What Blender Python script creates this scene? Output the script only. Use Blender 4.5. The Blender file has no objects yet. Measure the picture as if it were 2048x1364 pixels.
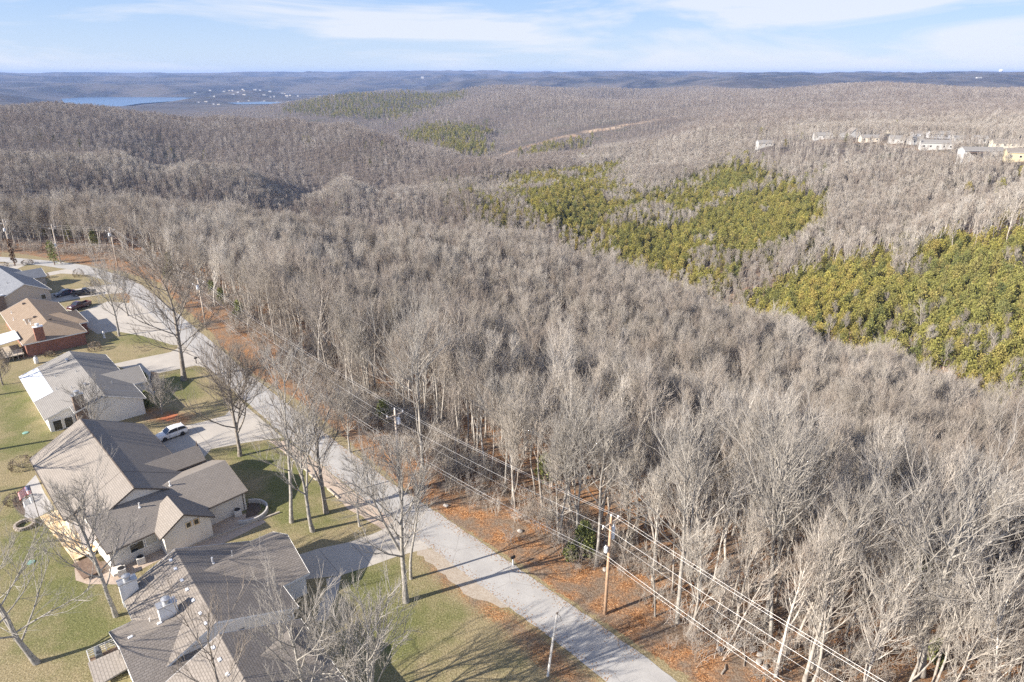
import bpy, bmesh, math, random
import numpy as np
from mathutils import Vector, Matrix
sc = bpy.context.scene
R = math.radians
# ------------------------------------------------------------------ camera
CAM_H, FPX, PITCH = 52.0, 1365.0, math.atan(536 / 1365.0)
cd = bpy.data.cameras.new('camera'); cam = bpy.data.objects.new('camera', cd)
sc.collection.objects.link(cam); sc.camera = cam
cd.sensor_width = 36; cd.lens = 36 * FPX / 2048; cd.clip_start = 0.5; cd.clip_end = 60000
cam.location = (0, 0, CAM_H); cam.rotation_euler = (math.pi / 2 - PITCH, 0, 0)
sc.render.resolution_x, sc.render.resolution_y = 1024, 682
# ------------------------------------------------------------------ sky, sun, exposure
SUN_EL, SUN_AZ = R(27.5), R(244)      # azimuth clockwise from +Y
w = bpy.data.worlds.new('World'); sc.world = w; w.use_nodes = True
nt = w.node_tree; N = nt.nodes; L = nt.links; N.clear()
out = N.new('ShaderNodeOutputWorld'); bg = N.new('ShaderNodeBackground'); L.new(bg.outputs[0], out.inputs[0])
sky = N.new('ShaderNodeTexSky'); sky.sky_type = 'NISHITA'; sky.sun_disc = False
sky.sun_elevation = SUN_EL; sky.sun_rotation = SUN_AZ; sky.altitude = 300
sky.air_density = 1.0; sky.dust_density = 0.3; sky.ozone_density = 3.0
bg.inputs[1].default_value = 0.08
geo = N.new('ShaderNodeTexCoord'); mp = N.new('ShaderNodeMapping'); L.new(geo.outputs['Generated'], mp.inputs[0])
mp.inputs['Scale'].default_value = (3.2, 3.2, 22); mp.inputs['Rotation'].default_value = (0, R(6), 0)
mp.inputs['Location'].default_value = (0.35, 0.2, 0.3)
n1 = N.new('ShaderNodeTexNoise'); n1.inputs['Scale'].default_value = 1.0; n1.inputs['Detail'].default_value = 9
n1.inputs['Roughness'].default_value = 0.55; n1.inputs['Distortion'].default_value = 0.5; L.new(mp.outputs[0], n1.inputs[0])
rp = N.new('ShaderNodeValToRGB'); rp.color_ramp.elements[0].position = 0.46; rp.color_ramp.elements[1].position = 0.60
rp.color_ramp.elements[1].color = (0.75, 0.75, 0.75, 1); L.new(n1.outputs[0], rp.inputs[0])
hs = N.new('ShaderNodeMixRGB'); hs.blend_type = 'MULTIPLY'; hs.inputs[0].default_value = 1
hs.inputs[2].default_value = (0.86, 0.90, 1.08, 1); L.new(sky.outputs[0], hs.inputs[1])
# low band of the sky: pale near the horizon, bluer upward; above it the physical sky alone
sx = N.new('ShaderNodeSeparateXYZ'); L.new(geo.outputs['Generated'], sx.inputs[0])
gr = N.new('ShaderNodeValToRGB'); gr.color_ramp.elements[0].position = 0.0; gr.color_ramp.elements[0].color = (3.7, 4.4, 5.3, 1)
gr.color_ramp.elements[1].position = 0.12; gr.color_ramp.elements[1].color = (2.0, 3.2, 5.3, 1); L.new(sx.outputs[2], gr.inputs[0])
bl = N.new('ShaderNodeMapRange'); bl.inputs[1].default_value = 0.12; bl.inputs[2].default_value = 0.4; bl.inputs[3].default_value = 0.85; bl.inputs[4].default_value = 0.0; L.new(sx.outputs[2], bl.inputs[0])
lowm = N.new('ShaderNodeMixRGB'); L.new(bl.outputs[0], lowm.inputs[0]); L.new(hs.outputs[0], lowm.inputs[1]); L.new(gr.outputs[0], lowm.inputs[2])
mx = N.new('ShaderNodeMixRGB'); L.new(rp.outputs[0], mx.inputs[0]); L.new(lowm.outputs[0], mx.inputs[1])
mx.inputs[2].default_value = (5.0, 5.15, 5.55, 1); L.new(mx.outputs[0], bg.inputs[0])
sd = bpy.data.lights.new('sun', 'SUN'); sd.energy = 5.0; sd.angle = R(0.5); sd.color = (1.0, 0.90, 0.78)
so = bpy.data.objects.new('sun', sd); sc.collection.objects.link(so)
sun_dir = Vector((math.sin(SUN_AZ) * math.cos(SUN_EL), math.cos(SUN_AZ) * math.cos(SUN_EL), math.sin(SUN_EL)))
so.rotation_euler = sun_dir.to_track_quat('Z', 'Y').to_euler(); so.location = (-60, -40, 90)
sc.view_settings.view_transform = 'Standard'; sc.view_settings.look = 'None'
sc.view_settings.exposure = 1.18; sc.view_settings.gamma = 1
sc.cycles.max_bounces = 6; sc.cycles.diffuse_bounces = 3; sc.cycles.glossy_bounces = 2
sc.cycles.transmission_bounces = 3; sc.cycles.volume_bounces = 0; sc.cycles.transparent_max_bounces = 8
sc.cycles.use_denoising = False
sc.cycles.use_adaptive_sampling = False
# ------------------------------------------------------------------ helpers
def ray(px, py):
    u = (px - 1024) / FPX; v = (py - 682) / FPX
    return (u, math.cos(PITCH) - v * math.sin(PITCH), -(math.sin(PITCH) + v * math.cos(PITCH)))
def g(px, py, z=0.0):                 # world x, y of the point of height z seen at that spot of the photograph
    r = ray(px, py); t = (z - CAM_H) / r[2]
    return (r[0] * t, r[1] * t)
def proj(x, y, z):
    dz = z - CAM_H
    d = y * math.cos(PITCH) - dz * math.sin(PITCH); v = -(y * math.sin(PITCH) + dz * math.cos(PITCH))
    return 1024 + FPX * x / d, 682 + FPX * v / d
def link(o, parent=None):
    sc.collection.objects.link(o)
    if parent is not None: o.parent = parent
    return o
def tag(o, label=None, cat=None, group=None, kind=None):
    if label: o['label'] = label
    if cat: o['category'] = cat
    if group: o['group'] = group
    if kind: o['kind'] = kind
    return o
def empty(name, loc=(0, 0, 0), rz=0):
    o = bpy.data.objects.new(name, None); o.location = loc; o.rotation_euler = (0, 0, rz); o.empty_display_size = 0.3
    return link(o)
def mesh_np(name, V, F, mats, parent=None, smooth=False, link_it=True, midx=None):
    """V (n,3), F list of faces or (m,k) array"""
    me = bpy.data.meshes.new(name)
    V = np.asarray(V, dtype=np.float32)
    if isinstance(F, np.ndarray):
        k = F.shape[1]; m = len(F)
        me.vertices.add(len(V)); me.vertices.foreach_set('co', V.ravel())
        me.loops.add(m * k); me.loops.foreach_set('vertex_index', F.astype(np.int32).ravel())
        me.polygons.add(m); me.polygons.foreach_set('loop_start', np.arange(0, m * k, k, dtype=np.int32))
        me.polygons.foreach_set('loop_total', np.full(m, k, dtype=np.int32))
        me.update(calc_edges=True)
    else:
        me.from_pydata([tuple(map(float, v)) for v in V], [], F); me.update()
    for mt in (mats if isinstance(mats, (list, tuple)) else [mats]): me.materials.append(mt)
    if midx is not None: me.polygons.foreach_set('material_index', np.asarray(midx, dtype=np.int32))
    if smooth: me.polygons.foreach_set('use_smooth', np.ones(len(me.polygons), dtype=bool))
    o = bpy.data.objects.new(name, me)
    if link_it: link(o, parent)
    return o
class MB:                             # collects simple shapes into one mesh
    def __init__(s): s.v = []; s.f = []; s.uv = {}
    def add(s, vs, fs, uvs=None):
        b = len(s.v); s.v += [tuple(v) for v in vs]
        for i, f in enumerate(fs):
            s.f.append([b + k for k in f])
            if uvs: s.uv[len(s.f) - 1] = uvs[i]
        return s
    def box(s, c, d, rz=0, rx=0, ry=0, M=None):
        m = Matrix.Translation(c) @ Matrix.Rotation(rz, 4, 'Z') @ Matrix.Rotation(ry, 4, 'Y') @ Matrix.Rotation(rx, 4, 'X')
        if M is not None: m = M @ m
        hx, hy, hz = d[0] / 2, d[1] / 2, d[2] / 2
        vs = [m @ Vector((x, y, z)) for z in (-hz, hz) for x, y in ((-hx, -hy), (hx, -hy), (hx, hy), (-hx, hy))]
        return s.add(vs, [(3, 2, 1, 0), (4, 5, 6, 7), (0, 1, 5, 4), (1, 2, 6, 5), (2, 3, 7, 6), (3, 0, 4, 7)])
    def tube(s, pts, rad, n=6, cap=True):
        pts = [Vector(p) for p in pts]; rad = rad if isinstance(rad, (list, tuple)) else [rad] * len(pts)
        b = len(s.v); a = None
        for i, p in enumerate(pts):
            t = (pts[min(i + 1, len(pts) - 1)] - pts[max(i - 1, 0)]).normalized()
            if a is None: a = t.orthogonal().normalized()
            a = (a - t * a.dot(t)).normalized(); c = t.cross(a)
            for k in range(n):
                an = 2 * math.pi * k / n; s.v.append(tuple(p + (a * math.cos(an) + c * math.sin(an)) * rad[i]))
        for i in range(len(pts) - 1):
            for k in range(n):
                s.f.append([b + i * n + k, b + i * n + (k + 1) % n, b + (i + 1) * n + (k + 1) % n, b + (i + 1) * n + k])
        if cap:
            s.f.append([b + k for k in range(n)][::-1]); s.f.append([b + (len(pts) - 1) * n + k for k in range(n)])
        return s
    def lathe(s, c, prof, n=16):       # prof: (r, z) list, open ends closed with caps
        b = len(s.v)
        for r, z in prof:
            for k in range(n):
                an = 2 * math.pi * k / n; s.v.append((c[0] + r * math.cos(an), c[1] + r * math.sin(an), c[2] + z))
        for i in range(len(prof) - 1):
            for k in range(n):
                s.f.append([b + i * n + k, b + i * n + (k + 1) % n, b + (i + 1) * n + (k + 1) % n, b + (i + 1) * n + k])
        s.f.append([b + k for k in range(n)][::-1]); s.f.append([b + (len(prof) - 1) * n + k for k in range(n)])
        return s
    def xf(s, M):
        s.v = [tuple(M @ Vector(v)) for v in s.v]; return s
    def build(s, name, mat, parent=None, smooth=False, bevel=0):
        me = bpy.data.meshes.new(name); me.from_pydata(s.v, [], s.f)
        for mt in (mat if isinstance(mat, (list, tuple)) else [mat]): me.materials.append(mt)
        if s.uv:
            ul = me.uv_layers.new(name='UVMap')
            for pi, uv in s.uv.items():
                for li, q in zip(me.polygons[pi].loop_indices, uv): ul.data[li].uv = q
        if smooth:
            for p in me.polygons: p.use_smooth = True
        o = bpy.data.objects.new(name, me); link(o, parent)
        if bevel:
            md = o.modifiers.new('bevel', 'BEVEL'); md.width = bevel; md.segments = 2; md.limit_method = 'ANGLE'
        return o
# ------------------------------------------------------------------ materials
def mat(name, col, rough=0.8, metal=0.0, col2=None, scale=5, detail=4, bump=0, spec=None, coord='Object', lo=0.35, hi=0.65):
    m = bpy.data.materials.new(name); m.use_nodes = True; t = m.node_tree; b = t.nodes['Principled BSDF']
    b.inputs['Base Color'].default_value = (*col, 1); b.inputs['Roughness'].default_value = rough; b.inputs['Metallic'].default_value = metal
    if spec is not None: b.inputs['Specular IOR Level'].default_value = spec
    if col2 is not None or bump:
        tc = t.nodes.new('ShaderNodeTexCoord'); n = t.nodes.new('ShaderNodeTexNoise')
        n.inputs['Scale'].default_value = scale; n.inputs['Detail'].default_value = detail; t.links.new(tc.outputs[coord], n.inputs[0])
        if col2 is not None:
            r = t.nodes.new('ShaderNodeValToRGB'); r.color_ramp.elements[0].position = lo; r.color_ramp.elements[1].position = hi
            r.color_ramp.elements[0].color = (*col, 1); r.color_ramp.elements[1].color = (*col2, 1)
            t.links.new(n.outputs[0], r.inputs[0]); t.links.new(r.outputs[0], b.inputs['Base Color'])
        if bump:
            bp = t.nodes.new('ShaderNodeBump'); bp.inputs['Strength'].default_value = bump; bp.inputs['Distance'].default_value = 0.05
            t.links.new(n.outputs[0], bp.inputs['Height']); t.links.new(bp.outputs[0], b.inputs['Normal'])
    return m
def rand_mat(name, cols, rough=0.9, noise=None, stand=((0.84, 0.81, 0.79), (1.10, 1.09, 1.08))):     # colour differs from one object or instance to the next
    m = bpy.data.materials.new(name); m.use_nodes = True; t = m.node_tree; b = t.nodes['Principled BSDF']
    b.inputs['Roughness'].default_value = rough; b.inputs['Specular IOR Level'].default_value = 0.2
    oi = t.nodes.new('ShaderNodeObjectInfo'); r = t.nodes.new('ShaderNodeValToRGB'); cr = r.color_ramp
    while len(cr.elements) < len(cols): cr.elements.new(0.5)
    for i, c in enumerate(cols): cr.elements[i].position = i / (len(cols) - 1); cr.elements[i].color = (*c, 1)
    t.links.new(oi.outputs['Random'], r.inputs[0]); src = r.outputs[0]
    if noise:
        tc = t.nodes.new('ShaderNodeTexCoord'); n = t.nodes.new('ShaderNodeTexNoise'); n.inputs['Scale'].default_value = noise
        n.inputs['Detail'].default_value = 3; t.links.new(tc.outputs['Object'], n.inputs[0])
        mr = t.nodes.new('ShaderNodeMapRange'); mr.inputs[1].default_value = 0.3; mr.inputs[2].default_value = 0.7
        mr.inputs[3].default_value = 0.6; mr.inputs[4].default_value = 1.35; t.links.new(n.outputs[0], mr.inputs[0])
        mm = t.nodes.new('ShaderNodeVectorMath'); mm.operation = 'SCALE'; t.links.new(src, mm.inputs[0]); t.links.new(mr.outputs[0], mm.inputs['Scale'])
        src = mm.outputs[0]
    # stands of different kinds of tree: slow change of tone over the land
    gp_ = t.nodes.new('ShaderNodeNewGeometry'); w1 = t.nodes.new('ShaderNodeTexNoise'); w1.inputs['Scale'].default_value = 0.016; w1.inputs['Detail'].default_value = 4; w1.inputs['Roughness'].default_value = 0.6
    t.links.new(gp_.outputs['Position'], w1.inputs[0]); r2 = t.nodes.new('ShaderNodeValToRGB'); r2.color_ramp.elements[0].position = 0.36; r2.color_ramp.elements[0].color = (*stand[0], 1); r2.color_ramp.elements[1].position = 0.62; r2.color_ramp.elements[1].color = (*stand[1], 1)
    t.links.new(w1.outputs[0], r2.inputs[0]); m2 = t.nodes.new('ShaderNodeMixRGB'); m2.blend_type = 'MULTIPLY'; m2.inputs[0].default_value = 1; t.links.new(src, m2.inputs[1]); t.links.new(r2.outputs[0], m2.inputs[2])
    t.links.new(m2.outputs[0], b.inputs['Base Color'])
    return m
# ------------------------------------------------------------------ road line (world metres)
ROAD_L = [(31, 20.8), (8.8, 46.8), (4.1, 51.8), (-1.3, 57.3), (-8.3, 64.6), (-12.9, 69.2), (-19.6, 75.8), (-24.1, 80.8), (-28.6, 85.5), (-35.3, 93), (-46.2, 105.3), (-54.6, 115.0), (-64.9, 127.4), (-85.8, 151.9), (-100.9, 169.2), (-110.2, 177.5), (-118.2, 182.9), (-125.8, 188.0), (-137.2, 192.6), (-152, 196.6), (-185, 203)]
ROAD_C = []
for i, (x, y) in enumerate(ROAD_L):
    a = ROAD_L[max(i - 1, 0)]; b = ROAD_L[min(i + 1, len(ROAD_L) - 1)]
    dx, dy = b[0] - a[0], b[1] - a[1]; l = math.hypot(dx, dy); ROAD_C.append((x + dy / l * 2.45, y - dx / l * 2.45))
def poly_dist(px, py, poly):          # distance of points to a polyline
    best = np.full(np.shape(px), 1e9)
    for (ax, ay), (bx, by) in zip(poly, poly[1:]):
        dx, dy = bx - ax, by - ay; t = np.clip(((px - ax) * dx + (py - ay) * dy) / (dx * dx + dy * dy), 0, 1)
        best = np.minimum(best, np.hypot(px - ax - t * dx, py - ay - t * dy))
    return best
def inside(px, py, poly):
    px = np.asarray(px); py = np.asarray(py); c = np.zeros(px.shape, dtype=bool)
    n = len(poly)
    for i in range(n):
        x1, y1 = poly[i]; x2, y2 = poly[(i + 1) % n]
        if y1 == y2: continue
        k = ((y1 > py) != (y2 > py)) & (px < (x2 - x1) * (py - y1) / (y2 - y1) + x1); c ^= k
    return c
def sstep(a, b, x):
    t = np.clip((x - a) / (b - a), 0, 1); return t * t * (3 - 2 * t)
def vnoise(x, y, seed=0):             # smooth value noise, -1..1
    xi = np.floor(x).astype(np.int64); yi = np.floor(y).astype(np.int64); fx = x - xi; fy = y - yi
    fx = fx * fx * (3 - 2 * fx); fy = fy * fy * (3 - 2 * fy)
    def h(a, b):
        n = (a * 374761393 + b * 668265263 + seed * 974634777) & 0x7fffffff
        n = ((n ^ (n >> 13)) * 1274126177) & 0x7fffffff
        return ((n ^ (n >> 16)) & 0xffff) / 32767.5 - 1
    return (h(xi, yi) * (1 - fx) + h(xi + 1, yi) * fx) * (1 - fy) + (h(xi, yi + 1) * (1 - fx) + h(xi + 1, yi + 1) * fx) * fy
def fnoise(x, y, seed=0, octs=4):
    s = 0; a = 1; t = 0
    for o in range(octs):
        s = s + a * vnoise(x * 2 ** o + 17.3 * o, y * 2 ** o - 9.1 * o, seed + o); t += a; a *= 0.5
    return s / t
# survey points: spot in the photograph, distance in metres, height of the growth seen there
CTRL = [
 # crest of the near wood
 (-300, 405, 330, 17), (-100, 400, 320, 17), (68, 397, 305, 17), (171, 378, 300, 17), (294, 378, 300, 17), (444, 384, 305, 17), (581, 407, 305, 17), (700, 421, 310, 17),
 (837, 430, 315, 17), (973, 438, 315, 17), (1076, 455, 300, 17), (1206, 493, 275, 17), (1300, 528, 250, 17), (1400, 566, 230, 17), (1500, 605, 212, 17),
 (1600, 640, 198, 17), (1700, 672, 186, 17), (1800, 703, 175, 17), (1900, 735, 166, 17), (2048, 768, 155, 17), (2300, 830, 150, 17),
 # middle of the near wood
 (1000, 640, 150, 17), (1300, 760, 125, 17), (1600, 860, 112, 17), (1900, 900, 112, 17), (600, 520, 175, 17), (800, 560, 175, 17), (1150, 560, 205, 17), (1000, 520, 225, 17), (1400, 660, 165, 17), (1700, 780, 132, 17), (2100, 900, 120, 17), (700, 470, 240, 17), (400, 430, 250, 17),
 # second ridge on the left
 (-300, 280, 600, 17), (0, 288, 590, 17), (100, 291, 590, 17), (239, 293, 600, 17), (376, 311, 590, 17), (478, 319, 580, 17), (683, 339, 560, 17), (800, 362, 540, 17), (905, 396, 480, 17), (960, 420, 440, 17),
 # third ridge on the left
 (-300, 205, 1150, 17), (0, 207, 1150, 17), (102, 199, 1150, 17), (205, 207, 1150, 17), (307, 221, 1120, 17), (444, 225, 1080, 17), (581, 227, 1020, 17), (700, 238, 950, 17), (768, 262, 880, 17), (870, 295, 800, 17), (966, 325, 700, 17),
 (300, 300, 830, 17), (560, 300, 800, 17), (800, 330, 700, 17), (60, 270, 830, 17),
 # valley and the slopes of cedar on the right
 (980, 325, 800, 8), (1010, 372, 600, 6), (1000, 400, 500, 5), (1100, 420, 440, 5), (1200, 400, 490, 6), (1200, 350, 600, 8), (1300, 330, 620, 10), (1250, 462, 400, 5), (1400, 420, 450, 6), (1400, 520, 345, 5),
 (1400, 350, 560, 10), (1550, 440, 410, 6), (1550, 350, 520, 10), (1700, 360, 480, 12), (1700, 420, 400, 12), (1850, 360, 450, 12), (1480, 540, 325, 6),
 (1650, 490, 335, 14), (1750, 462, 335, 14), (1900, 415, 345, 16), (2048, 372, 355, 16), (2300, 320, 380, 16),
 (1600, 590, 270, 6), (1750, 570, 275, 6), (1900, 560, 275, 6), (2048, 540, 280, 6), (1700, 650, 235, 5), (1900, 700, 215, 5), (2048, 735, 205, 5), (2200, 650, 240, 6),
 # plateau with the homes, and on beyond
 (1530, 282, 640, 3), (1650, 274, 640, 3), (1800, 278, 600, 3), (1960, 305, 500, 3), (2048, 308, 480, 3), (2200, 300, 480, 3), (2000, 285, 560, 3), (1800, 310, 530, 3), (1650, 300, 570, 3), (1960, 335, 440, 6),
 (1350, 278, 780, 16), (1420, 250, 900, 16), (1519, 232, 1000, 16), (1700, 225, 1000, 16), (2048, 225, 950, 16), (2300, 225, 950, 16), (1212, 292, 800, 14), (1100, 310, 760, 12),
 (1700, 200, 1600, 16), (2048, 200, 1500, 16), (1758, 167, 2300, 12), (1672, 171, 2400, 12), (1553, 181, 2200, 12), (1826, 173, 2300, 12), (2048, 179, 2300, 12), (2300, 179, 2300, 12),
 # hills beyond the head of the valley
 (785, 260, 1500, 12), (905, 232, 1600, 12), (990, 206, 1700, 12), (1076, 199, 1700, 12), (1212, 202, 1700, 12), (1383, 207, 1600, 12), (1137, 270, 1150, 6), (1280, 246, 1200, 6), (1040, 292, 1050, 6), (980, 308, 980, 6), (850, 270, 1300, 8), (960, 262, 1300, 8),
 (560, 216, 2100, 10), (640, 196, 2400, 10), (700, 185, 2600, 10), (802, 181, 2600, 10), (939, 173, 2700, 10), (1007, 168, 2700, 10), (1212, 168, 2700, 10), (1400, 174, 2600, 10), (700, 230, 1800, 8), (820, 215, 2100, 8),
 # low land with the town, the lake level, and what lies past it
 (-200, 204, 3700, 0), (0, 208, 3500, 0), (150, 207, 3700, 0), (300, 208, 3800, 0), (400, 215, 3300, 0), (500, 205, 3900, 0), (560, 208, 3700, 0), (375, 200, 4500, 0), (450, 197, 4700, 0), (650, 187, 5200, 0), (200, 195, 5000, 0), (-200, 195, 5000, 0), (800, 178, 5600, 0), (950, 170, 5600, 0),
 (0, 176, 6500, 0), (150, 172, 6800, 0), (300, 176, 6500, 0), (450, 168, 7200, 0), (620, 166, 7500, 0), (800, 164, 7500, 0), (1000, 160, 7000, 0), (1200, 164, 5500, 0), (1400, 166, 5200, 0), (1550, 172, 4200, 0), (1700, 163, 5500, 0), (1900, 164, 5500, 0), (2048, 167, 5000, 0), (2300, 167, 5000, 0),
 (-300, 148, 13000, 0), (0, 148, 13000, 0), (250, 147.5, 13000, 0), (500, 146, 13500, 0), (700, 144, 13500, 0), (900, 143, 13500, 0), (1050, 144, 13500, 0), (1200, 146, 13500, 0), (1400, 147.5, 13500, 0), (1600, 149, 13500, 0), (1800, 150, 13500, 0), (2048, 150.5, 13500, 0), (2300, 150.5, 13500, 0),
 (-200, 155, 9500, 0), (200, 155, 9500, 0), (500, 153, 9800, 0), (800, 151, 9800, 0), (1100, 152, 9500, 0), (1500, 154, 9500, 0), (2000, 155, 9000, 0),
]
CZ = []
for px, py, d, tz in CTRL:
    r = ray(px, py); h = math.hypot(r[0], r[1]); CZ.append((math.atan2(r[0], r[1]), math.log(d), CAM_H + d * r[2] / h - tz))
def pxaz(px):
    r = ray(px, 600); return math.atan2(r[0], r[1])
# hidden ground: hollows behind each crest
for px, d, z in [(-300, 430, -45), (100, 430, -52), (300, 430, -58), (500, 430, -64), (700, 430, -70), (850, 400, -72), (950, 380, -70), (1076, 350, -68), (1206, 315, -64), (1300, 290, -58), (1400, 268, -55), (1500, 245, -52), (1700, 212, -46), (1900, 190, -40), (2048, 180, -38), (2300, 175, -38),
                 (100, 720, -60), (400, 700, -66), (650, 660, -70), (800, 620, -66), (0, 1700, -70), (300, 1700, -75), (500, 1500, -75), (700, 1300, -78), (800, 1050, -72), (900, 930, -66), (0, 2600, -85), (300, 2600, -88), (900, 2150, -50), (1200, 2150, -40), (1600, 2900, -70), (2000, 2900, -65), (1200, 3800, -70), (900, 3500, -90), (1800, 380, -25), (1950, 400, -12), (1700, 375, -28), (900, 1900, -45), (1000, 1350, -70), (1150, 1000, -62), (1300, 950, -40)]:
    CZ.append((pxaz(px), math.log(d), z))
for px in range(-500, 2700, 300):
    for d in (50, 80): CZ.append((pxaz(px), math.log(d), 0.0 if px < 1500 else -2.0 - (px - 1500) * 0.004))
    CZ.append((pxaz(px), math.log(17000), 30.0))
for a in (-3.0, -2.2, -1.5, 1.5, 2.2, 3.0):
    for d, z in ((60, 0), (300, -20), (1000, -40), (5000, -40), (16000, 20)): CZ.append((a, math.log(d), z))
CZ = np.array(CZ); CZ[:, 0] *= 3.0
def rk(d2): return np.sqrt(d2 + 0.02 ** 2)
_A = rk((CZ[:, None, 0] - CZ[None, :, 0]) ** 2 + (CZ[:, None, 1] - CZ[None, :, 1]) ** 2)
_Wt = np.linalg.solve(_A - np.eye(len(CZ)) * 0.0015, CZ[:, 2])
FLAT = [(44, -60), (40, 20), (24, 44), (10, 60), (-8, 80), (-28, 102), (-50, 128), (-80, 160), (-100, 180), (-125, 200), (-185, 214), (-330, 240), (-330, -60)]
WATER_Z = -92.0
LAKE = [g(120, 198, WATER_Z), g(165, 195.2, WATER_Z), g(260, 194.4, WATER_Z), g(374, 195.8, WATER_Z), g(345, 202, WATER_Z), g(285, 206, WATER_Z), g(250, 212, WATER_Z), g(185, 214, WATER_Z), g(140, 206, WATER_Z)]
LAKE2 = [g(455, 205.5, WATER_Z), g(520, 203.5, WATER_Z), g(572, 205, WATER_Z), g(560, 207.5, WATER_Z), g(480, 208, WATER_Z)]
def height(x, y):
    x = np.asarray(x, dtype=np.float64); y = np.asarray(y, dtype=np.float64); shp = x.shape
    x = x.ravel(); y = y.ravel(); z = np.zeros(x.shape)
    for s in range(0, len(x), 20000):
        xs, ys = x[s:s + 20000], y[s:s + 20000]
        d = np.maximum(np.hypot(xs, ys), 25); az = np.arctan2(xs, ys) * 3.0; ld = np.log(d)
        z[s:s + 20000] = rk((az[:, None] - CZ[None, :, 0]) ** 2 + (ld[:, None] - CZ[None, :, 1]) ** 2) @ _Wt
    d = np.hypot(x, y)
    z += fnoise(x / 45, y / 45, 3, 3) * 1.3 * sstep(60, 200, d) + fnoise(x / 160, y / 160, 5, 2) * 4 * sstep(300, 900, d)
    z += (1 - 2 * np.abs(fnoise(x / 1500, y / 1100, 11, 5)) * 1.6) * np.where(d > 3800, 60, 9) * sstep(1200, 6000, d) * (1 - 0.75 * sstep(9500, 12500, d))
    out = np.where(inside(x, y, FLAT), 0.0, poly_dist(x, y, FLAT + FLAT[:1]))
    z = z * sstep(0, 55, out)
    z = np.where(d < 400, z, z)
    lk = np.minimum(np.where(inside(x, y, LAKE), 0, poly_dist(x, y, LAKE + LAKE[:1])), np.where(inside(x, y, LAKE2), 0, poly_dist(x, y, LAKE2 + LAKE2[:1])))
    z = np.where(lk < 400, np.maximum(z, WATER_Z + 3) * sstep(0, 400, lk) + (WATER_Z - 6) * (1 - sstep(0, 250, lk)) * 1.0 + (sstep(0, 250, lk) - sstep(0, 400, lk)) * (WATER_Z + 4), z)
    z = np.maximum(z, WATER_Z - 6)
    return z.reshape(shp)
def h1(x, y): return float(height(np.array([x]), np.array([y]))[0])
# ------------------------------------------------------------------ ground sheet
def axis(lo, f0, f1, hi, step, grow=1.035):
    a = list(np.arange(f0, f1, step)); s = step; v = a[-1]
    while v < hi: s *= grow; v += s; a.append(v)
    s = step; v = f0
    while v > lo: s *= grow; v -= s; a.insert(0, v)
    return np.array(a)
gx = axis(-16500, -120, 50, 16500, 0.65, 1.03); gy = axis(-900, 38, 190, 16500, 0.65, 1.03)
GX, GY = np.meshgrid(gx, gy); GZ = height(GX, GY)
nx, ny = len(gx), len(gy)
print('ground grid', nx, ny)
I = np.arange(nx * ny).reshape(ny, nx)
F = np.stack([I[:-1, :-1], I[:-1, 1:], I[1:, 1:], I[1:, :-1]], -1).reshape(-1, 4)
gp = lambda pts: [g(*p) for p in pts]
# zones seen in the photograph, as outlines on the ground
Z_LAWN = [(-170, -60), (60, -60), (32, 14)] + [g(*p) for p in [(1230, 1364), (1160, 1300), (1130, 1270), (1020, 1190), (900, 1100), (845, 1050), (750, 987), (655, 912), (590, 870), (505, 796), (450, 741), (400, 695), (310, 616), (255, 572), (215, 556), (145, 534), (85, 526), (-100, 516), (-600, 555)]]
Z_VERGE = [g(*p) for p in [(1600, 1500), (1330, 1364), (1090, 1205), (1000, 1140), (920, 1085), (840, 1035), (770, 985), (690, 920), (650, 897), (570, 816), (460, 745), (400, 685), (280, 585), (210, 548), (165, 535), (95, 524), (0, 518), (0, 502), (60, 510), (250, 544), (320, 565), (345, 595), (425, 665), (440, 690), (510, 750), (610, 808), (700, 884), (825, 990), (910, 1046), (1000, 1100), (1135, 1196), (1392, 1364), (1560, 1480)]]
G_PATCH = [[(430, 900), (560, 880), (640, 960), (660, 1040), (560, 1060), (500, 1020), (520, 960)], [(180, 525), (290, 545), (300, 575), (240, 560)], [(300, 760), (380, 735), (400, 790), (330, 800)], [(0, 1000), (120, 1060), (230, 1200), (330, 1300), (100, 1300), (0, 1150)],
           [(680, 1130), (800, 1130), (900, 1240), (800, 1364), (700, 1250)], [(0, 760), (60, 780), (100, 900), (60, 920), (0, 900)], [(230, 690), (330, 690), (330, 660), (250, 650)]]
LEAF_P = [[(900, 1150), (1080, 1270), (1230, 1400), (1150, 1400), (1000, 1250), (940, 1210)], [(860, 1110), (930, 1160), (890, 1180), (850, 1120)], [(280, 840), (370, 850), (390, 830), (300, 815)], [(230, 560), (300, 600), (290, 625), (230, 590)]]
x_, y_ = GX.ravel(), GY.ravel(); near = (np.hypot(x_, y_) < 420)
lawn = np.zeros(x_.shape, np.float32); leaf = np.zeros(x_.shape, np.float32); green = np.zeros(x_.shape, np.float32)
xn, yn = x_[near], y_[near]
def soft(poly, w):
    pd = poly_dist(xn, yn, poly + poly[:1]); return np.clip(0.5 + np.where(inside(xn, yn, poly), pd, -pd) / w, 0, 1)
ln_ = soft(Z_LAWN, 1.0); vg = soft(Z_VERGE, 1.2)
lawn[near] = np.maximum(ln_, vg * 0.92)
gm = np.zeros(xn.shape)
for P in G_PATCH: gm = np.maximum(gm, soft(gp(P), 6.0))
green[near] = np.where(vg > ln_, -0.7, gm)
lm = np.zeros(xn.shape)
for P in LEAF_P: lm = np.maximum(lm, soft(gp(P), 3.0))
leaf[near] = lm
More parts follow.
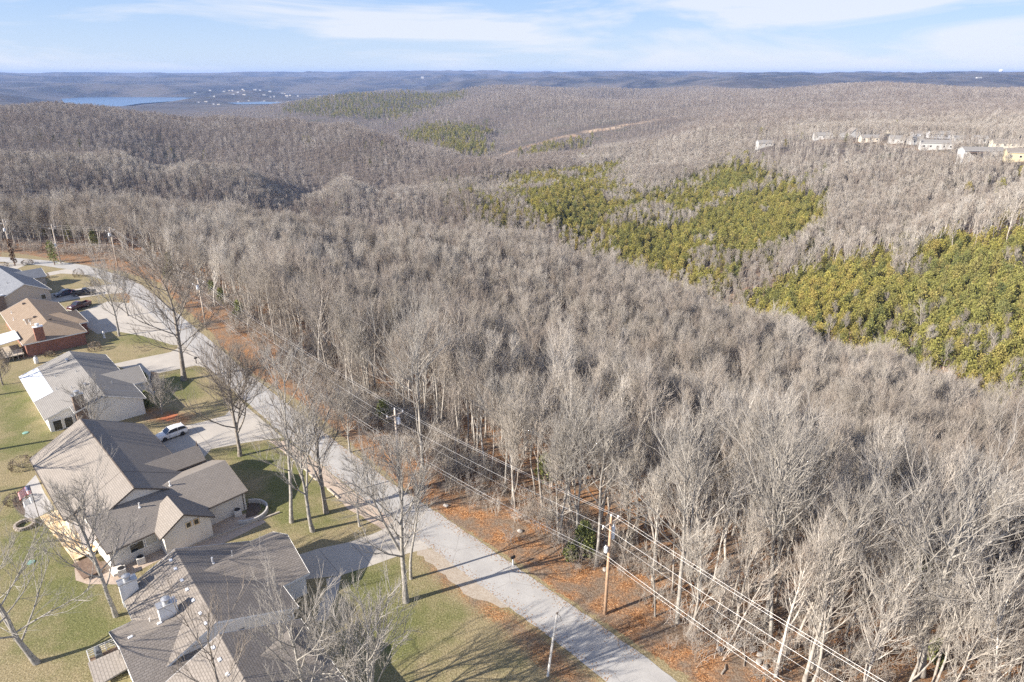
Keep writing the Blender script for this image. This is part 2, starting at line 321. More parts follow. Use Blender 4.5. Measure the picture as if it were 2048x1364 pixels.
# bare earth: pipeline cut, the clay round the homes
px_, py_ = proj(x_, y_, GZ.ravel()); dd = np.hypot(x_, y_); bare = np.zeros(x_.shape, np.float32)
CUT = [(1000, 312), (1040, 297), (1100, 281), (1180, 263), (1280, 246), (1350, 232)]
def ctr(poly):
    o = []
    for q in poly:
        r = ray(*q); o.append(q)
    return o
mfar = (dd > 850) & (dd < 1900) & (y_ > 0)
bd = poly_dist(px_[mfar], py_[mfar], CUT); bare[mfar] = np.clip(1.3 - bd / np.interp(px_[mfar], [1000, 1200, 1350], [3, 4, 1.5]), 0, 0.8)
mh = (dd > 430) & (dd < 720) & (y_ > 0)
bare[mh] = np.maximum(bare[mh], np.clip(1.2 - poly_dist(px_[mh], py_[mh], [(1640, 282), (1760, 285), (1850, 300), (1960, 325), (2100, 328)]) / 12, 0, 1) * 0.5)
mq = (dd > 1500) & (dd < 2600) & (y_ > 0)
bare[mq] = np.maximum(bare[mq], np.clip(1.2 - poly_dist(px_[mq], py_[mq], [(1755, 178), (1775, 188), (1770, 200)]) / 7, 0, 1))
ground = mesh_np('ground', np.stack([x_, y_, GZ.ravel()], -1), F, [], smooth=True)
tag(ground, 'ground of lawns, leaf litter and wooded hills', kind='structure')
for nm, arr in (('lawn', lawn), ('leaf', leaf), ('green', green), ('bare', bare)):
    at = ground.data.attributes.new(nm, 'FLOAT', 'POINT'); at.data.foreach_set('value', arr)
# ground material
def nd(t, typ, **kw):
    n = t.nodes.new(typ)
    for k, v in kw.items():
        if k.startswith('i_'):
            key = k[2:]; key = int(key) if key.isdigit() else key; n.inputs[key].default_value = v
        else: setattr(n, k, v)
    return n
def ramp(t, src, stops):
    r = t.nodes.new('ShaderNodeValToRGB'); cr = r.color_ramp
    while len(cr.elements) < len(stops): cr.elements.new(0.5)
    for i, (p, c) in enumerate(stops): cr.elements[i].position = p; cr.elements[i].color = (*c, 1) if len(c) == 3 else c
    t.links.new(src, r.inputs[0]); return r.outputs[0]
def mixc(t, f, a, b, blend='MIX'):
    m = t.nodes.new('ShaderNodeMixRGB'); m.blend_type = blend
    for i, s in ((0, f), (1, a), (2, b)):
        if isinstance(s, (int, float)): m.inputs[i].default_value = s
        elif isinstance(s, tuple): m.inputs[i].default_value = (*s, 1)
        else: t.links.new(s, m.inputs[i])
    return m.outputs[0]
def noise(t, co, scale, detail=5, rough=0.55, dist=0):
    n = nd(t, 'ShaderNodeTexNoise'); n.inputs['Scale'].default_value = scale; n.inputs['Detail'].default_value = detail
    n.inputs['Roughness'].default_value = rough; n.inputs['Distortion'].default_value = dist; t.links.new(co, n.inputs[0]); return n.outputs[0]
def mth(t, op, a, b=None, clamp=False):
    m = t.nodes.new('ShaderNodeMath'); m.operation = op; m.use_clamp = clamp
    for i, s in ((0, a), (1, b)):
        if s is None: continue
        if isinstance(s, (int, float)): m.inputs[i].default_value = s
        else: t.links.new(s, m.inputs[i])
    return m.outputs[0]
def attr(t, name):
    a = t.nodes.new('ShaderNodeAttribute'); a.attribute_name = name; return a.outputs['Fac']
def leaf_colour(t, co):
    v = nd(t, 'ShaderNodeTexVoronoi'); v.inputs['Scale'].default_value = 9.5; t.links.new(co, v.inputs[0])
    v.inputs['Randomness'].default_value = 1
    sp = t.nodes.new('ShaderNodeSeparateColor'); t.links.new(v.outputs['Color'], sp.inputs[0])
    c = ramp(t, sp.outputs[0], [(0, (0.09, 0.05, 0.03)), (0.35, (0.22, 0.105, 0.045)), (0.7, (0.38, 0.185, 0.08)), (1, (0.56, 0.35, 0.19))])
    big = noise(t, co, 0.35, 5, 0.6)
    return mixc(t, ramp(t, big, [(0.38, (0, 0, 0)), (0.60, (0.9, 0.9, 0.9))]), c, mixc(t, ramp(t, noise(t, co, 4, 4, 0.7), [(0.4, (0, 0, 0)), (0.6, (1, 1, 1))]), (0.12, 0.09, 0.065), (0.27, 0.22, 0.17)))
def make_ground_mat():
    m = bpy.data.materials.new('ground_soil'); m.use_nodes = True; t = m.node_tree; b = t.nodes['Principled BSDF']
    b.inputs['Roughness'].default_value = 0.95; b.inputs['Specular IOR Level'].default_value = 0.1
    tc = t.nodes.new('ShaderNodeTexCoord'); co = tc.outputs['Object']
    lf = leaf_colour(t, co)
    # grass
    gn = noise(t, co, 0.22, 7, 0.62); fine = noise(t, co, 5.5, 4, 0.7); mid = noise(t, co, 0.9, 5, 0.65)
    dry = ramp(t, fine, [(0.3, (0.14, 0.115, 0.06)), (0.5, (0.27, 0.225, 0.13)), (0.7, (0.42, 0.365, 0.235))])
    grn = ramp(t, fine, [(0.3, (0.06, 0.072, 0.022)), (0.5, (0.125, 0.14, 0.048)), (0.72, (0.235, 0.245, 0.10))])
    gf = mth(t, 'ADD', mth(t, 'MULTIPLY', attr(t, 'green'), 0.34), mth(t, 'MULTIPLY', gn, 1.0)); gf = mth(t, 'ADD', gf, mth(t, 'MULTIPLY', mid, 0.35))
    gf = ramp(t, gf, [(0.66, (0, 0, 0)), (1.0, (0.85, 0.85, 0.85))])
    grass = mixc(t, gf, dry, grn)
    # scattered leaves on the grass
    sl = mth(t, 'ADD', mth(t, 'MULTIPLY', attr(t, 'leaf'), 0.42), noise(t, co, 7, 3, 0.75)); sl = mth(t, 'ADD', sl, mth(t, 'MULTIPLY', mid, 0.25))
    grass = mixc(t, ramp(t, sl, [(0.77, (0, 0, 0)), (0.88, (0.9, 0.9, 0.9))]), grass, lf)
    lawnf = mth(t, 'ADD', attr(t, 'lawn'), mth(t, 'MULTIPLY', mth(t, 'SUBTRACT', noise(t, co, 1.1, 6, 0.7), 0.5), 1.5))
    lawnf = ramp(t, lawnf, [(0.42, (0, 0, 0)), (0.58, (1, 1, 1))])
    c = mixc(t, lawnf, lf, grass)
    # the floor of far woods, as brown and grey thickets
    cd_ = nd(t, 'ShaderNodeSeparateXYZ'); t.links.new(co, cd_.inputs[0])
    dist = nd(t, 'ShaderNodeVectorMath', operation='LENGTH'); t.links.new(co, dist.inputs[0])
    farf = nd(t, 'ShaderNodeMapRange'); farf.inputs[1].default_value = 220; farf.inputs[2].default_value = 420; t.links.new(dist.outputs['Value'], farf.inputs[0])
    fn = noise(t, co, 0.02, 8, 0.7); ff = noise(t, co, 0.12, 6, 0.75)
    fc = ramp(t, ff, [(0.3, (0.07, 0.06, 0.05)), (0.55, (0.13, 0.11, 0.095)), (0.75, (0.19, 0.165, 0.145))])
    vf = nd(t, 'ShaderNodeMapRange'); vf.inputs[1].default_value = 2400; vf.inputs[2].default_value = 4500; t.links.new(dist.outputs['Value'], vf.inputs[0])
    fc = mixc(t, vf.outputs[0], fc, mixc(t, ramp(t, noise(t, co, 0.0022, 9, 0.72), [(0.44, (0, 0, 0)), (0.56, (1, 1, 1))]), (0.022, 0.022, 0.024), (0.11, 0.095, 0.08)))  # farthest hills: slope relief and canopy shade put into the colour as dark patches
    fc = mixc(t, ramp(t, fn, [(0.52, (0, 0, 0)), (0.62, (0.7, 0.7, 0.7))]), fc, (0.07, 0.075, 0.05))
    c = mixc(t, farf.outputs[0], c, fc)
    bn = mth(t, 'ADD', attr(t, 'bare'), mth(t, 'MULTIPLY', mth(t, 'SUBTRACT', noise(t, co, 0.08, 5, 0.7), 0.5), 0.9))
    c = mixc(t, ramp(t, bn, [(0.35, (0, 0, 0)), (0.75, (1, 1, 1))]), c, ramp(t, noise(t, co, 0.03, 4), [(0.4, (0.28, 0.19, 0.12)), (0.6, (0.45, 0.35, 0.25))]))
    t.links.new(c, b.inputs['Base Color'])
    bp = nd(t, 'ShaderNodeBump'); bp.inputs['Strength'].default_value = 0.8; bp.inputs['Distance'].default_value = 0.12
    t.links.new(noise(t, co, 6, 4, 0.7), bp.inputs['Height']); t.links.new(bp.outputs[0], b.inputs['Normal'])
    return m
ground.data.materials.append(make_ground_mat())
# ------------------------------------------------------------------ lake
lk = MB()
for P in (LAKE, LAKE2):
    c = (sum(p[0] for p in P) / len(P), sum(p[1] for p in P) / len(P))
    lk.add([(c[0] + (p[0] - c[0]) * 1.04, c[1] + (p[1] - c[1]) * 1.15, WATER_Z) for p in P], [list(range(len(P)))[::-1]])
lake = lk.build('water', mat('lake_water', (0.03, 0.095, 0.20), 0.25, spec=0.5)); tag(lake, 'blue lake water far below the ridges', kind='structure')
bm = bmesh.new(); bm.from_mesh(lake.data); bmesh.ops.recalc_face_normals(bm, faces=bm.faces); bm.to_mesh(lake.data); bm.free()
# ------------------------------------------------------------------ haze
hz = MB(); hz.box((0, 8000, -15), (36000, 20000, 230)); haze = hz.build('haze', [])
hm = bpy.data.materials.new('haze_air'); hm.use_nodes = True; t = hm.node_tree; t.nodes.clear()
ho = t.nodes.new('ShaderNodeOutputMaterial'); pv = t.nodes.new('ShaderNodeVolumePrincipled'); t.links.new(pv.outputs[0], ho.inputs['Volume'])
pv.inputs['Color'].default_value = (0.38, 0.56, 1.0, 1); pv.inputs['Density'].default_value = 0.00007; pv.inputs['Anisotropy'].default_value = 0.0
haze.data.materials.append(hm); tag(haze, 'thin blue haze over the far hills', kind='stuff')
# ------------------------------------------------------------------ bare trees
def norm(v): return v / (np.linalg.norm(v) + 1e-9)
class Tubes:
    def __init__(s): s.V = []; s.F = []; s.n = 0
    def add(s, pts, rad, n):
        pts = np.asarray(pts); m = len(pts); T = np.gradient(pts, axis=0); T /= np.linalg.norm(T, axis=1)[:, None] + 1e-9
        up = np.array([0.31, 0.2, 0.93]) if abs(T[0, 2]) < 0.9 else np.array([1.0, 0.1, 0.0])
        A = np.cross(T, up); A /= np.linalg.norm(A, axis=1)[:, None] + 1e-9; B = np.cross(T, A)
        an = np.arange(n) * 2 * math.pi / n; rad = np.asarray(rad)
        V = pts[:, None, :] + rad[:, None, None] * (A[:, None, :] * np.cos(an)[None, :, None] + B[:, None, :] * np.sin(an)[None, :, None])
        s.V.append(V.reshape(-1, 3)); i = np.arange(m - 1)[:, None] * n; k = np.arange(n)[None, :]; k2 = (k + 1) % n
        s.F.append(np.stack([i + k, i + k2, i + n + k2, i + n + k], -1).reshape(-1, 4) + s.n); s.n += m * n
    def arr(s): return np.concatenate(s.V), np.concatenate(s.F)
def branch(rng, p, d, L, k, up, wob):
    pts = [p]; d = norm(d); st = L / k
    for _ in range(k):
        d = norm(d + rng.normal(0, wob, 3) + np.array([0, 0, up])); p = p + d * st; pts.append(p)
    return np.array(pts)
def side(rng, d, ang, az):
    d = norm(d); a = norm(np.cross(d, [0.3, 0.5, 0.8] if abs(d[2]) < 0.95 else [1, 0, 0])); b = np.cross(d, a)
    return d * math.cos(ang) + (a * math.cos(az) + b * math.sin(az)) * math.sin(ang)
def at(pts, f):
    x = f * (len(pts) - 1); i = min(int(x), len(pts) - 2); q = x - i
    return pts[i] * (1 - q) + pts[i + 1] * q, norm(pts[i + 1] - pts[i])
def bare_tree(seed, H=18, r0=0.2, f0=0.4, spread=0.32, ang=0.75, n1=15, n2=8, n3=6, n4=3, rt=0.0125, lean=0.04, fork=False, upb=0.10):
    """trunk tubes and crown tubes of a leafless tree"""
    rng = np.random.default_rng(seed); TR = Tubes(); CR = Tubes()
    ld = rng.normal(0, lean, 2); tr = branch(rng, np.zeros(3) - [0, 0, 0.3], np.array([ld[0], ld[1], 1.0]), H * 0.97, 9, 0.12, 0.055)
    f = np.linspace(0, 1, 10); rr = r0 * (1 - f) ** 0.8 + 0.03; rr[0] *= 1.35
    TR.add(tr, rr, 7)
    mains = [(tr, r0, f0, 1.0)]
    if fork:
        for q in range(rng.integers(1, 3)):
            p, d = at(tr, rng.uniform(0.18, 0.4)); fk = branch(rng, p, side(rng, d, rng.uniform(0.3, 0.55), rng.uniform(0, 6.28)), H * rng.uniform(0.5, 0.62), 7, 0.16, 0.06)
            TR.add(fk, np.linspace(r0 * 0.62, 0.03, 8), 6); mains.append((fk, r0 * 0.6, 0.35, 0.6))
    for stem, rs, fs, wgt in mains:
        for i in range(max(4, int(n1 * wgt))):
            f = fs + (1 - fs) * ((i + rng.uniform(0, 0.8)) / max(4, int(n1 * wgt))) ** 0.9; f = min(f, 0.98)
            p, d = at(stem, f); q = (f - fs) / (1 - fs); l1 = H * spread * (0.45 + 1.1 * math.sin(math.pi * min(1, 0.22 + q * 0.72))) * rng.uniform(0.6, 1.15) * (0.75 if wgt < 1 else 1)
            b1 = branch(rng, p, side(rng, d, ang * rng.uniform(0.65, 1.25) * (1.15 - 0.5 * q), i * 2.4 + rng.uniform(-0.5, 0.5)), l1, 5, upb, 0.075)
            r1 = min(rs * 0.45, 0.028 + l1 * 0.010) * (1 - 0.35 * q); TR.add(b1, np.linspace(r1, 0.022, 6), 5)
            for j in range(n2):
                f2 = 0.18 + 0.82 * (j + rng.random()) / n2; p2, d2 = at(b1, min(f2, 0.99)); l2 = l1 * rng.uniform(0.32, 0.58) * (1.15 - 0.5 * f2)
                b2 = branch(rng, p2, side(rng, d2, rng.uniform(0.3, 0.75), rng.uniform(0, 6.28)), l2, 3, upb * 1.2, 0.08)
                CR.add(b2, np.linspace(max(0.028, r1 * 0.4), rt, 4), 4)
                for k in range(n3):
                    f3 = 0.15 + 0.85 * (k + rng.random()) / n3; p3, d3 = at(b2, min(f3, 0.99)); l3 = rng.uniform(0.7, 1.7) * (0.4 + 0.25 * l2)
                    b3 = branch(rng, p3, side(rng, d3, rng.uniform(0.25, 0.65), rng.uniform(0, 6.28)), l3, 2, 0.2, 0.07)
                    CR.add(b3, [rt * 1.2, rt, rt * 0.6], 3)
                    for m in range(n4):
                        p4, d4 = at(b3, rng.uniform(0.2, 0.95)); l4 = rng.uniform(0.35, 0.85)
                        e = p4 + norm(side(rng, d4, rng.uniform(0.2, 0.55), rng.uniform(0, 6.28)) + [0, 0, 0.3]) * l4
                        CR.add([p4, e], [rt * 0.8, rt * 0.45], 3)
    return TR.arr(), CR.arr()
bark_wood = rand_mat('bark_grey', [(0.28, 0.26, 0.23), (0.37, 0.35, 0.315), (0.49, 0.47, 0.43), (0.32, 0.29, 0.255), (0.43, 0.41, 0.375)], noise=1.5)
twig_wood = rand_mat('twigs_grey', [(0.31, 0.285, 0.25), (0.39, 0.365, 0.325), (0.48, 0.455, 0.415), (0.335, 0.295, 0.255), (0.43, 0.40, 0.36)])
shaded_bark = rand_mat('bark_far_shaded', [(0.22, 0.20, 0.175), (0.30, 0.275, 0.24), (0.26, 0.23, 0.20)])  # darker copies of the grey bark and twigs, hillside shade put into their colour
shaded_twig = rand_mat('twigs_far_shaded', [(0.26, 0.23, 0.205), (0.33, 0.30, 0.27), (0.40, 0.37, 0.34), (0.28, 0.24, 0.21), (0.36, 0.335, 0.305)], stand=((0.82, 0.77, 0.74), (1.08, 1.08, 1.08)))
bark_dark = mat('bark_oak', (0.14, 0.12, 0.10), 0.95, col2=(0.32, 0.29, 0.25), scale=3, bump=0.4)
twig_dark = mat('twigs_oak', (0.22, 0.19, 0.16), 0.95)
def proto(name, seed, mats, **kw):
    (v1, f1), (v2, f2) = bare_tree(seed, **kw)
    a = mesh_np('trunk', v1, f1, mats[0], link_it=False, smooth=True); b = mesh_np('crown', v2, f2, mats[1], link_it=False)
    return a.data, b.data, (v1, f1, v2, f2)
WOOD = []
for s in range(8):
    WOOD.append(proto('wood', 100 + s, (bark_wood, twig_wood), H=15.8 + (s % 3) * 0.9, r0=0.12 + 0.022 * (s % 4), f0=(0.44, 0.5, 0.38, 0.52)[s % 4], spread=(0.23, 0.19, 0.27, 0.21)[s % 4], ang=(0.6, 0.5, 0.7, 0.55)[s % 4], upb=0.15, n1=(14, 12, 15, 13)[s % 4], n2=7, n3=4, n4=3, rt=0.0115, fork=s % 3 == 0, lean=0.06))
FAR = []
for s in range(5):
    FAR.append(proto('far', 200 + s, (bark_wood, twig_wood), H=16.0, r0=0.2, f0=0.42, spread=0.23, ang=0.6, n1=10, n2=6, n3=4, n4=1, rt=0.034, upb=0.16))
def join_proto(P, name, mats):
    v1, f1, v2, f2 = P[2]
    return mesh_np(name, np.concatenate([v1, v2]), np.concatenate([f1, f2 + len(v1)]), list(mats), link_it=False, midx=np.r_[np.zeros(len(f1)), np.ones(len(f2))])
# ------------------------------------------------------------------ cedars
cedar_leaf = rand_mat('cedar_needles', [(0.22, 0.215, 0.06), (0.30, 0.28, 0.072), (0.15, 0.165, 0.055), (0.33, 0.275, 0.085), (0.25, 0.245, 0.068)], noise=0.9, stand=((0.86, 0.9, 1.0), (1.08, 1.04, 1.0)))
cedar_bark = mat('cedar_bark', (0.16, 0.10, 0.07), 0.95)
def cedar(seed, H=8.0, W=2.3, n=900, leaf=0.27):
    rng = np.random.default_rng(seed); T = Tubes()
    T.add(branch(rng, np.array([0, 0, -0.3]), np.array([0, 0, 1.0]), H * 0.9, 5, 0.1, 0.04), np.linspace(0.13, 0.03, 6), 6)
    V = []; F = []; lobes = [(np.array([0, 0, H * 0.84]), W * 0.36)]
    for k in range(13):
        q = 0.12 + 0.68 * (k + rng.random()) / 13; a = k * 2.4 + rng.uniform(-0.4, 0.4); rr = W * (1 - q) ** 0.55 * rng.uniform(0.35, 0.62)
        lobes.append((np.array([rr * math.cos(a), rr * math.sin(a), H * q]), W * rng.uniform(0.30, 0.48) * (1.15 - 0.5 * q)))
    for i in range(n):
        c0, rl = lobes[i % len(lobes)]; o = norm(rng.normal(0, 1, 3) + [0, 0, 0.35]); c = c0 + o * rl * rng.uniform(0.7, 1.05) * np.array([1, 1, 1.25]); c[2] = max(c[2], 0.15)
        o = norm(o + rng.normal(0, 0.35, 3) + [0, 0, 0.4]); s1 = norm(np.cross(o, rng.normal(0, 1, 3))); l = leaf * rng.uniform(0.6, 1.5)
        b = len(V); V += [c - s1 * l * 0.5, c + s1 * l * 0.5, c + o * l * 1.1 + s1 * l * 0.2, c + o * l * 1.1 - s1 * l * 0.2]
        F.append((b, b + 1, b + 2, b + 3))
    v1, f1 = T.arr(); return v1, f1, np.array(V), np.array(F)
CED = []
for s in range(6):
    v1, f1, v2, f2 = cedar(300 + s, H=(8.5, 7, 9.5, 6, 8, 7.5)[s], W=(2.8, 3.0, 2.7, 2.6, 3.1, 2.5)[s])
    a = mesh_np('trunk', v1, f1, cedar_bark, link_it=False); b = mesh_np('crown', v2, f2, cedar_leaf, link_it=False)
    CED.append((a.data, b.data, (v1, f1, v2, f2)))
# ------------------------------------------------------------------ where things grow
rng = np.random.default_rng(7)
def jgrid(x0, x1, y0, y1, s):
    X, Y = np.meshgrid(np.arange(x0, x1, s), np.arange(y0, y1, s)); X = X.ravel() + rng.uniform(-0.48, 0.48, X.size) * s; Y = Y.ravel() + rng.uniform(-0.48, 0.48, Y.size) * s
    return X, Y
CEDAR_P = [[(1000, 370), (1060, 345), (1140, 330), (1250, 300), (1320, 280), (1345, 290), (1270, 325), (1230, 350), (1215, 368), (1290, 392), (1340, 375), (1420, 345), (1440, 330), (1480, 330), (1520, 345), (1560, 362), (1600, 372), (1650, 388), (1662, 440), (1640, 465), (1600, 482), (1540, 500), (1500, 525), (1480, 560), (1400, 560), (1300, 540), (1200, 500), (1120, 465), (1060, 420), (1010, 392)],
           [(1480, 615), (1560, 560), (1640, 520), (1680, 512), (1800, 520), (1830, 490), (1960, 482), (2048, 480), (2200, 480), (2200, 840), (2048, 790), (1900, 760), (1700, 700), (1560, 650), (1480, 620)],
           [(865, 365), (910, 358), (985, 400), (1020, 450), (960, 450), (900, 410)], [(795, 262), (870, 250), (960, 248), (985, 262), (950, 285), (985, 298), (940, 308), (880, 292), (830, 277)],
           [(560, 215), (700, 183), (900, 178), (940, 190), (860, 215), (800, 235), (700, 232), (600, 228)], [(1090, 285), (1170, 272), (1180, 285), (1030, 318), (1010, 318)]]
CEDAR_W = [0.94, 0.92, 0.85, 0.75, 0.8, 0.5]
HOMES = []   # clearings on the plateau, filled in below
def cedar_prob(X, Y, Z):
    d = np.hypot(X, Y); px, py = proj(X, Y, Z + 5); pr = np.zeros(X.shape); px = px + 34 * fnoise(X / 40, Y / 40, 91, 3); py = py + 14 * fnoise(X / 40, Y / 40, 92, 3)
    for k, P in enumerate(CEDAR_P):
        dmin = 195 if k < 2 else (380 if k == 2 else 850)
        pd = poly_dist(px, py, P + P[:1]); ins = inside(px, py, P)
        sc_ = 30 if k < 3 else 6
        pr = np.maximum(pr, np.where((d > dmin) & (d < (700 if k < 3 else 3200)) & (Y > 0), CEDAR_W[k] * np.clip(0.5 + np.where(ins, pd, -pd) / (2 * sc_), 0, 1), 0))
    nz = fnoise(X / 26, Y / 26, 21, 3); pr = pr * np.where(nz > 0.36, 0.4, 1) * np.where(nz > 0.22, 0.8, 1)
    return pr + 0.07 * ((d > 260) & (d < 620) & (px > 1150) & (py > 330)) + 0.012 * ((d > 100) & (d < 900))
WOODEDGE = [(44, 5), (44, 26), (21.5, 47), (4.5, 65), (-9, 81), (-14, 90), (-28, 101), (-45, 121), (-60, 139), (-76, 158), (-92, 174), (-101, 187), (-125, 202), (-150, 208), (-185, 214), (-330, 250), (-330, -60), (44, -60)]
CUTW = [(1000, 312), (1040, 297), (1100, 281), (1180, 263), (1280, 246), (1350, 232)]
def wood_ok(X, Y, Z):
    d = np.hypot(X, Y); px, py = proj(X, Y, Z); ok = ~inside(X, Y, WOODEDGE) & ((d > 260) | (poly_dist(X, Y, WOODEDGE + WOODEDGE[:1]) > 2.2 + 3.2 * fnoise(X / 9, Y / 9, 55, 2)))
    ok &= ~((d > 850) & (d < 1900) & (poly_dist(px, py, CUTW) < np.interp(px, [1000, 1200, 1350], [3.0, 4.0, 1.0])))
    ok &= ~((d > 3500) & ((inside(X, Y, LAKE)) | inside(X, Y, LAKE2)))
    ok &= Z > WATER_Z + 1
    band = (d > 430) & (d < 760) & (px > 1495) & (py > 268 + (px - 1500) * 0.02) & (py < 330); ok &= ~band | (rng.random(X.shape) < 0.28)
    for hx, hy, hr in HOMES: ok &= np.hypot(X - hx, Y - hy) > hr
    az = np.degrees(np.arctan2(X, Y)); return ok & (np.abs(az) < 50) | (ok & (d < 140) & (np.abs(az) < 80))
# homes on the far ridge: spot in the picture, distance
FARHOMES = [(1530, 281, 640, 13, 0), (1645, 274, 650, 15, 1), (1684, 277, 640, 5, 2), (1705, 273, 660, 9, 3), (1738, 279, 620, 14, 4), (1792, 282, 600, 10, 5), (1830, 283, 590, 9, 6), (1834, 271, 640, 8, 7), (1872, 291, 560, 20, 8), (1880, 273, 640, 18, 9), (1918, 281, 590, 9, 10), (1958, 282, 590, 9, 11), (1962, 304, 500, 23, 12), (2012, 290, 560, 18, 13), (2046, 314, 480, 18, 14), (1770, 262, 700, 16, 15)]
for px, py, d, wd, k in FARHOMES:
    r = ray(px, py); h = math.hypot(r[0], r[1]); x, y = r[0] / h * d, r[1] / h * d
    HOMES.append((x, y, wd * 0.5 + 2)); HOMES.append((x * (1 - 13 / d), y * (1 - 13 / d), wd * 0.42 + 1)); HOMES.append((x * (1 - 26 / d), y * (1 - 26 / d), wd * 0.2 + 1))
PX, PY, PS, PK = [], [], [], []        # bare: x y scale proto-kind
def grow(dmin, dmax, step, kind, cs, seed):
    X, Y = jgrid(-dmax * 0.95, dmax * 0.95, -20 if dmin == 0 else 60, dmax, step); d = np.hypot(X, Y)
    k = (d >= dmin) & (d < dmax); X, Y = X[k], Y[k]; Z = height(X, Y); ok = wood_ok(X, Y, Z); X, Y, Z = X[ok], Y[ok], Z[ok]
    pr = cedar_prob(X, Y, Z); c = rng.random(len(X)) < pr
    return X, Y, Z, c, pr
_ct = np.array([(c[0], c[1]) for c in CZ[:len(CTRL)]]); _th = np.array([max(q[3], 5) for q in CTRL], float)
def growth_h(X, Y):                    # height of the growth surveyed round about
    az = np.arctan2(X, Y) * 3.0; ld = np.log(np.maximum(np.hypot(X, Y), 30)); o = np.zeros(len(X))
    for s in range(0, len(X), 20000):
        w_ = 1 / ((az[s:s + 20000, None] - _ct[None, :, 0]) ** 2 + (ld[s:s + 20000, None] - _ct[None, :, 1]) ** 2 + 1e-4) ** 2
        o[s:s + 20000] = (w_ * _th).sum(1) / w_.sum(1)
    return o
parts_ = []
for dmin, dmax, step, kind in ((0, 300, 3.8, 0), (300, 700, 4.6, 1), (700, 1500, 6.8, 1), (1500, 2600, 12.0, 1)):
    X, Y, Z, c, pr = grow(dmin, dmax, step, kind, 0, 0); s = np.where(dmin > 200, rng.uniform(0.82, 1.04, len(X)), rng.uniform(0.80, 1.03, len(X))) * (1 + 0.04 * fnoise(X / 30, Y / 30, 77, 2)) * np.clip(growth_h(X, Y) / 17, 0.48, 1.0) * np.maximum(np.interp(X + 0.25 * Y, [-60, 60, 110, 140], [0.81, 0.84, 0.90, 0.97]), np.interp(np.hypot(X, Y), [125, 165], [0.97, 0.80])) * {3.8: 1, 4.6: 1, 6.8: 1.12, 12.0: 1.45}[step]
    parts_.append((X, Y, Z, c, np.full(len(X), kind), s))
X = np.concatenate([p[0] for p in parts_]); Y = np.concatenate([p[1] for p in parts_]); Z = np.concatenate([p[2] for p in parts_]); C = np.concatenate([p[3] for p in parts_]); K = np.concatenate([p[4] for p in parts_]); S = np.concatenate([p[5] for p in parts_])
# cedars stand closer together: more of them where they grow
xc, yc = jgrid(-200, 640, 150, 720, 3.1); zc = height(xc, yc); k = wood_ok(xc, yc, zc); xc, yc, zc = xc[k], yc[k], zc[k]
k = rng.random(len(xc)) < cedar_prob(xc, yc, zc) - 0.1; xc, yc, zc = xc[k], yc[k], zc[k]
D = np.hypot(X, Y)
xb, yb = jgrid(-250, 650, 150, 720, 3.6); xb, yb = xb[np.hypot(xb, yb) > 190], yb[np.hypot(xb, yb) > 190]; zb = height(xb, yb); gh_ = growth_h(xb, yb); k = wood_ok(xb, yb, zb) & (gh_ < 12.5) & (cedar_prob(xb, yb, zb) < 0.5); xb, yb, zb, gh_ = xb[k], yb[k], zb[k], gh_[k]
bx, by, bz, bs, bk = np.r_[X[~C], xb], np.r_[Y[~C], yb], np.r_[Z[~C], zb], np.r_[S[~C], rng.uniform(.8, 1.15, len(xb)) * np.clip(gh_ / 17, .46, 1)], np.r_[K[~C], np.ones(len(xb), int)]
cx, cy, cz = np.r_[X[C], xc], np.r_[Y[C], yc], np.r_[Z[C], zc]; cs = rng.triangular(0.45, 0.8, 1.12, len(cx)) * np.where(np.hypot(cx, cy) > 700, 1.5, 1.0)
print('bare', len(bx), 'cedar', len(cx))
def in_frame(x, y, z, m=0):
    px, py = proj(x, y, z); return (px > -m) & (px < 2048 + m) & (py > -m) & (py < 1364 + m) & (y > 0)
def stuff(name, label, x, y, z, s, idx, protos, tilt=0.06):
    o = mesh_np(name, np.stack([x, y, z], -1), [], []); me = o.data
    rot = np.stack([rng.normal(0, tilt, len(x)), rng.normal(0, tilt, len(x)), rng.uniform(0, 6.283, len(x))], -1).astype(np.float32)
    a = me.attributes.new('rot', 'FLOAT_VECTOR', 'POINT'); a.data.foreach_set('vector', rot.ravel())
    a = me.attributes.new('scl', 'FLOAT', 'POINT'); a.data.foreach_set('value', s.astype(np.float32))
    a = me.attributes.new('idx', 'INT', 'POINT'); a.data.foreach_set('value', idx.astype(np.int32))
    ng = bpy.data.node_groups.new(name, 'GeometryNodeTree'); ng.interface.new_socket('Geometry', in_out='INPUT', socket_type='NodeSocketGeometry'); ng.interface.new_socket('Geometry', in_out='OUTPUT', socket_type='NodeSocketGeometry')
    n = ng.nodes; l = ng.links; gi = n.new('NodeGroupInput'); go = n.new('NodeGroupOutput'); iop = n.new('GeometryNodeInstanceOnPoints'); jn = n.new('GeometryNodeJoinGeometry')
    for p in protos:
        oi = n.new('GeometryNodeObjectInfo'); oi.inputs['Object'].default_value = p; oi.inputs['As Instance'].default_value = True; l.new(oi.outputs['Geometry'], jn.inputs[0])
    def na(nm, ty):
        q = n.new('GeometryNodeInputNamedAttribute'); q.data_type = ty; q.inputs['Name'].default_value = nm; return q.outputs[0]
    m2p = n.new('GeometryNodeMeshToPoints'); l.new(gi.outputs[0], m2p.inputs[0])
    l.new(m2p.outputs[0], iop.inputs['Points']); l.new(jn.outputs[0], iop.inputs['Instance']); iop.inputs['Pick Instance'].default_value = True
    l.new(na('idx', 'INT'), iop.inputs['Instance Index']); l.new(na('rot', 'FLOAT_VECTOR'), iop.inputs['Rotation']); l.new(na('scl', 'FLOAT'), iop.inputs['Scale'])
    l.new(iop.outputs[0], go.inputs[0]); md = o.modifiers.new('scatter', 'NODES'); md.node_group = ng
    tag(o, label, kind='stuff'); return o
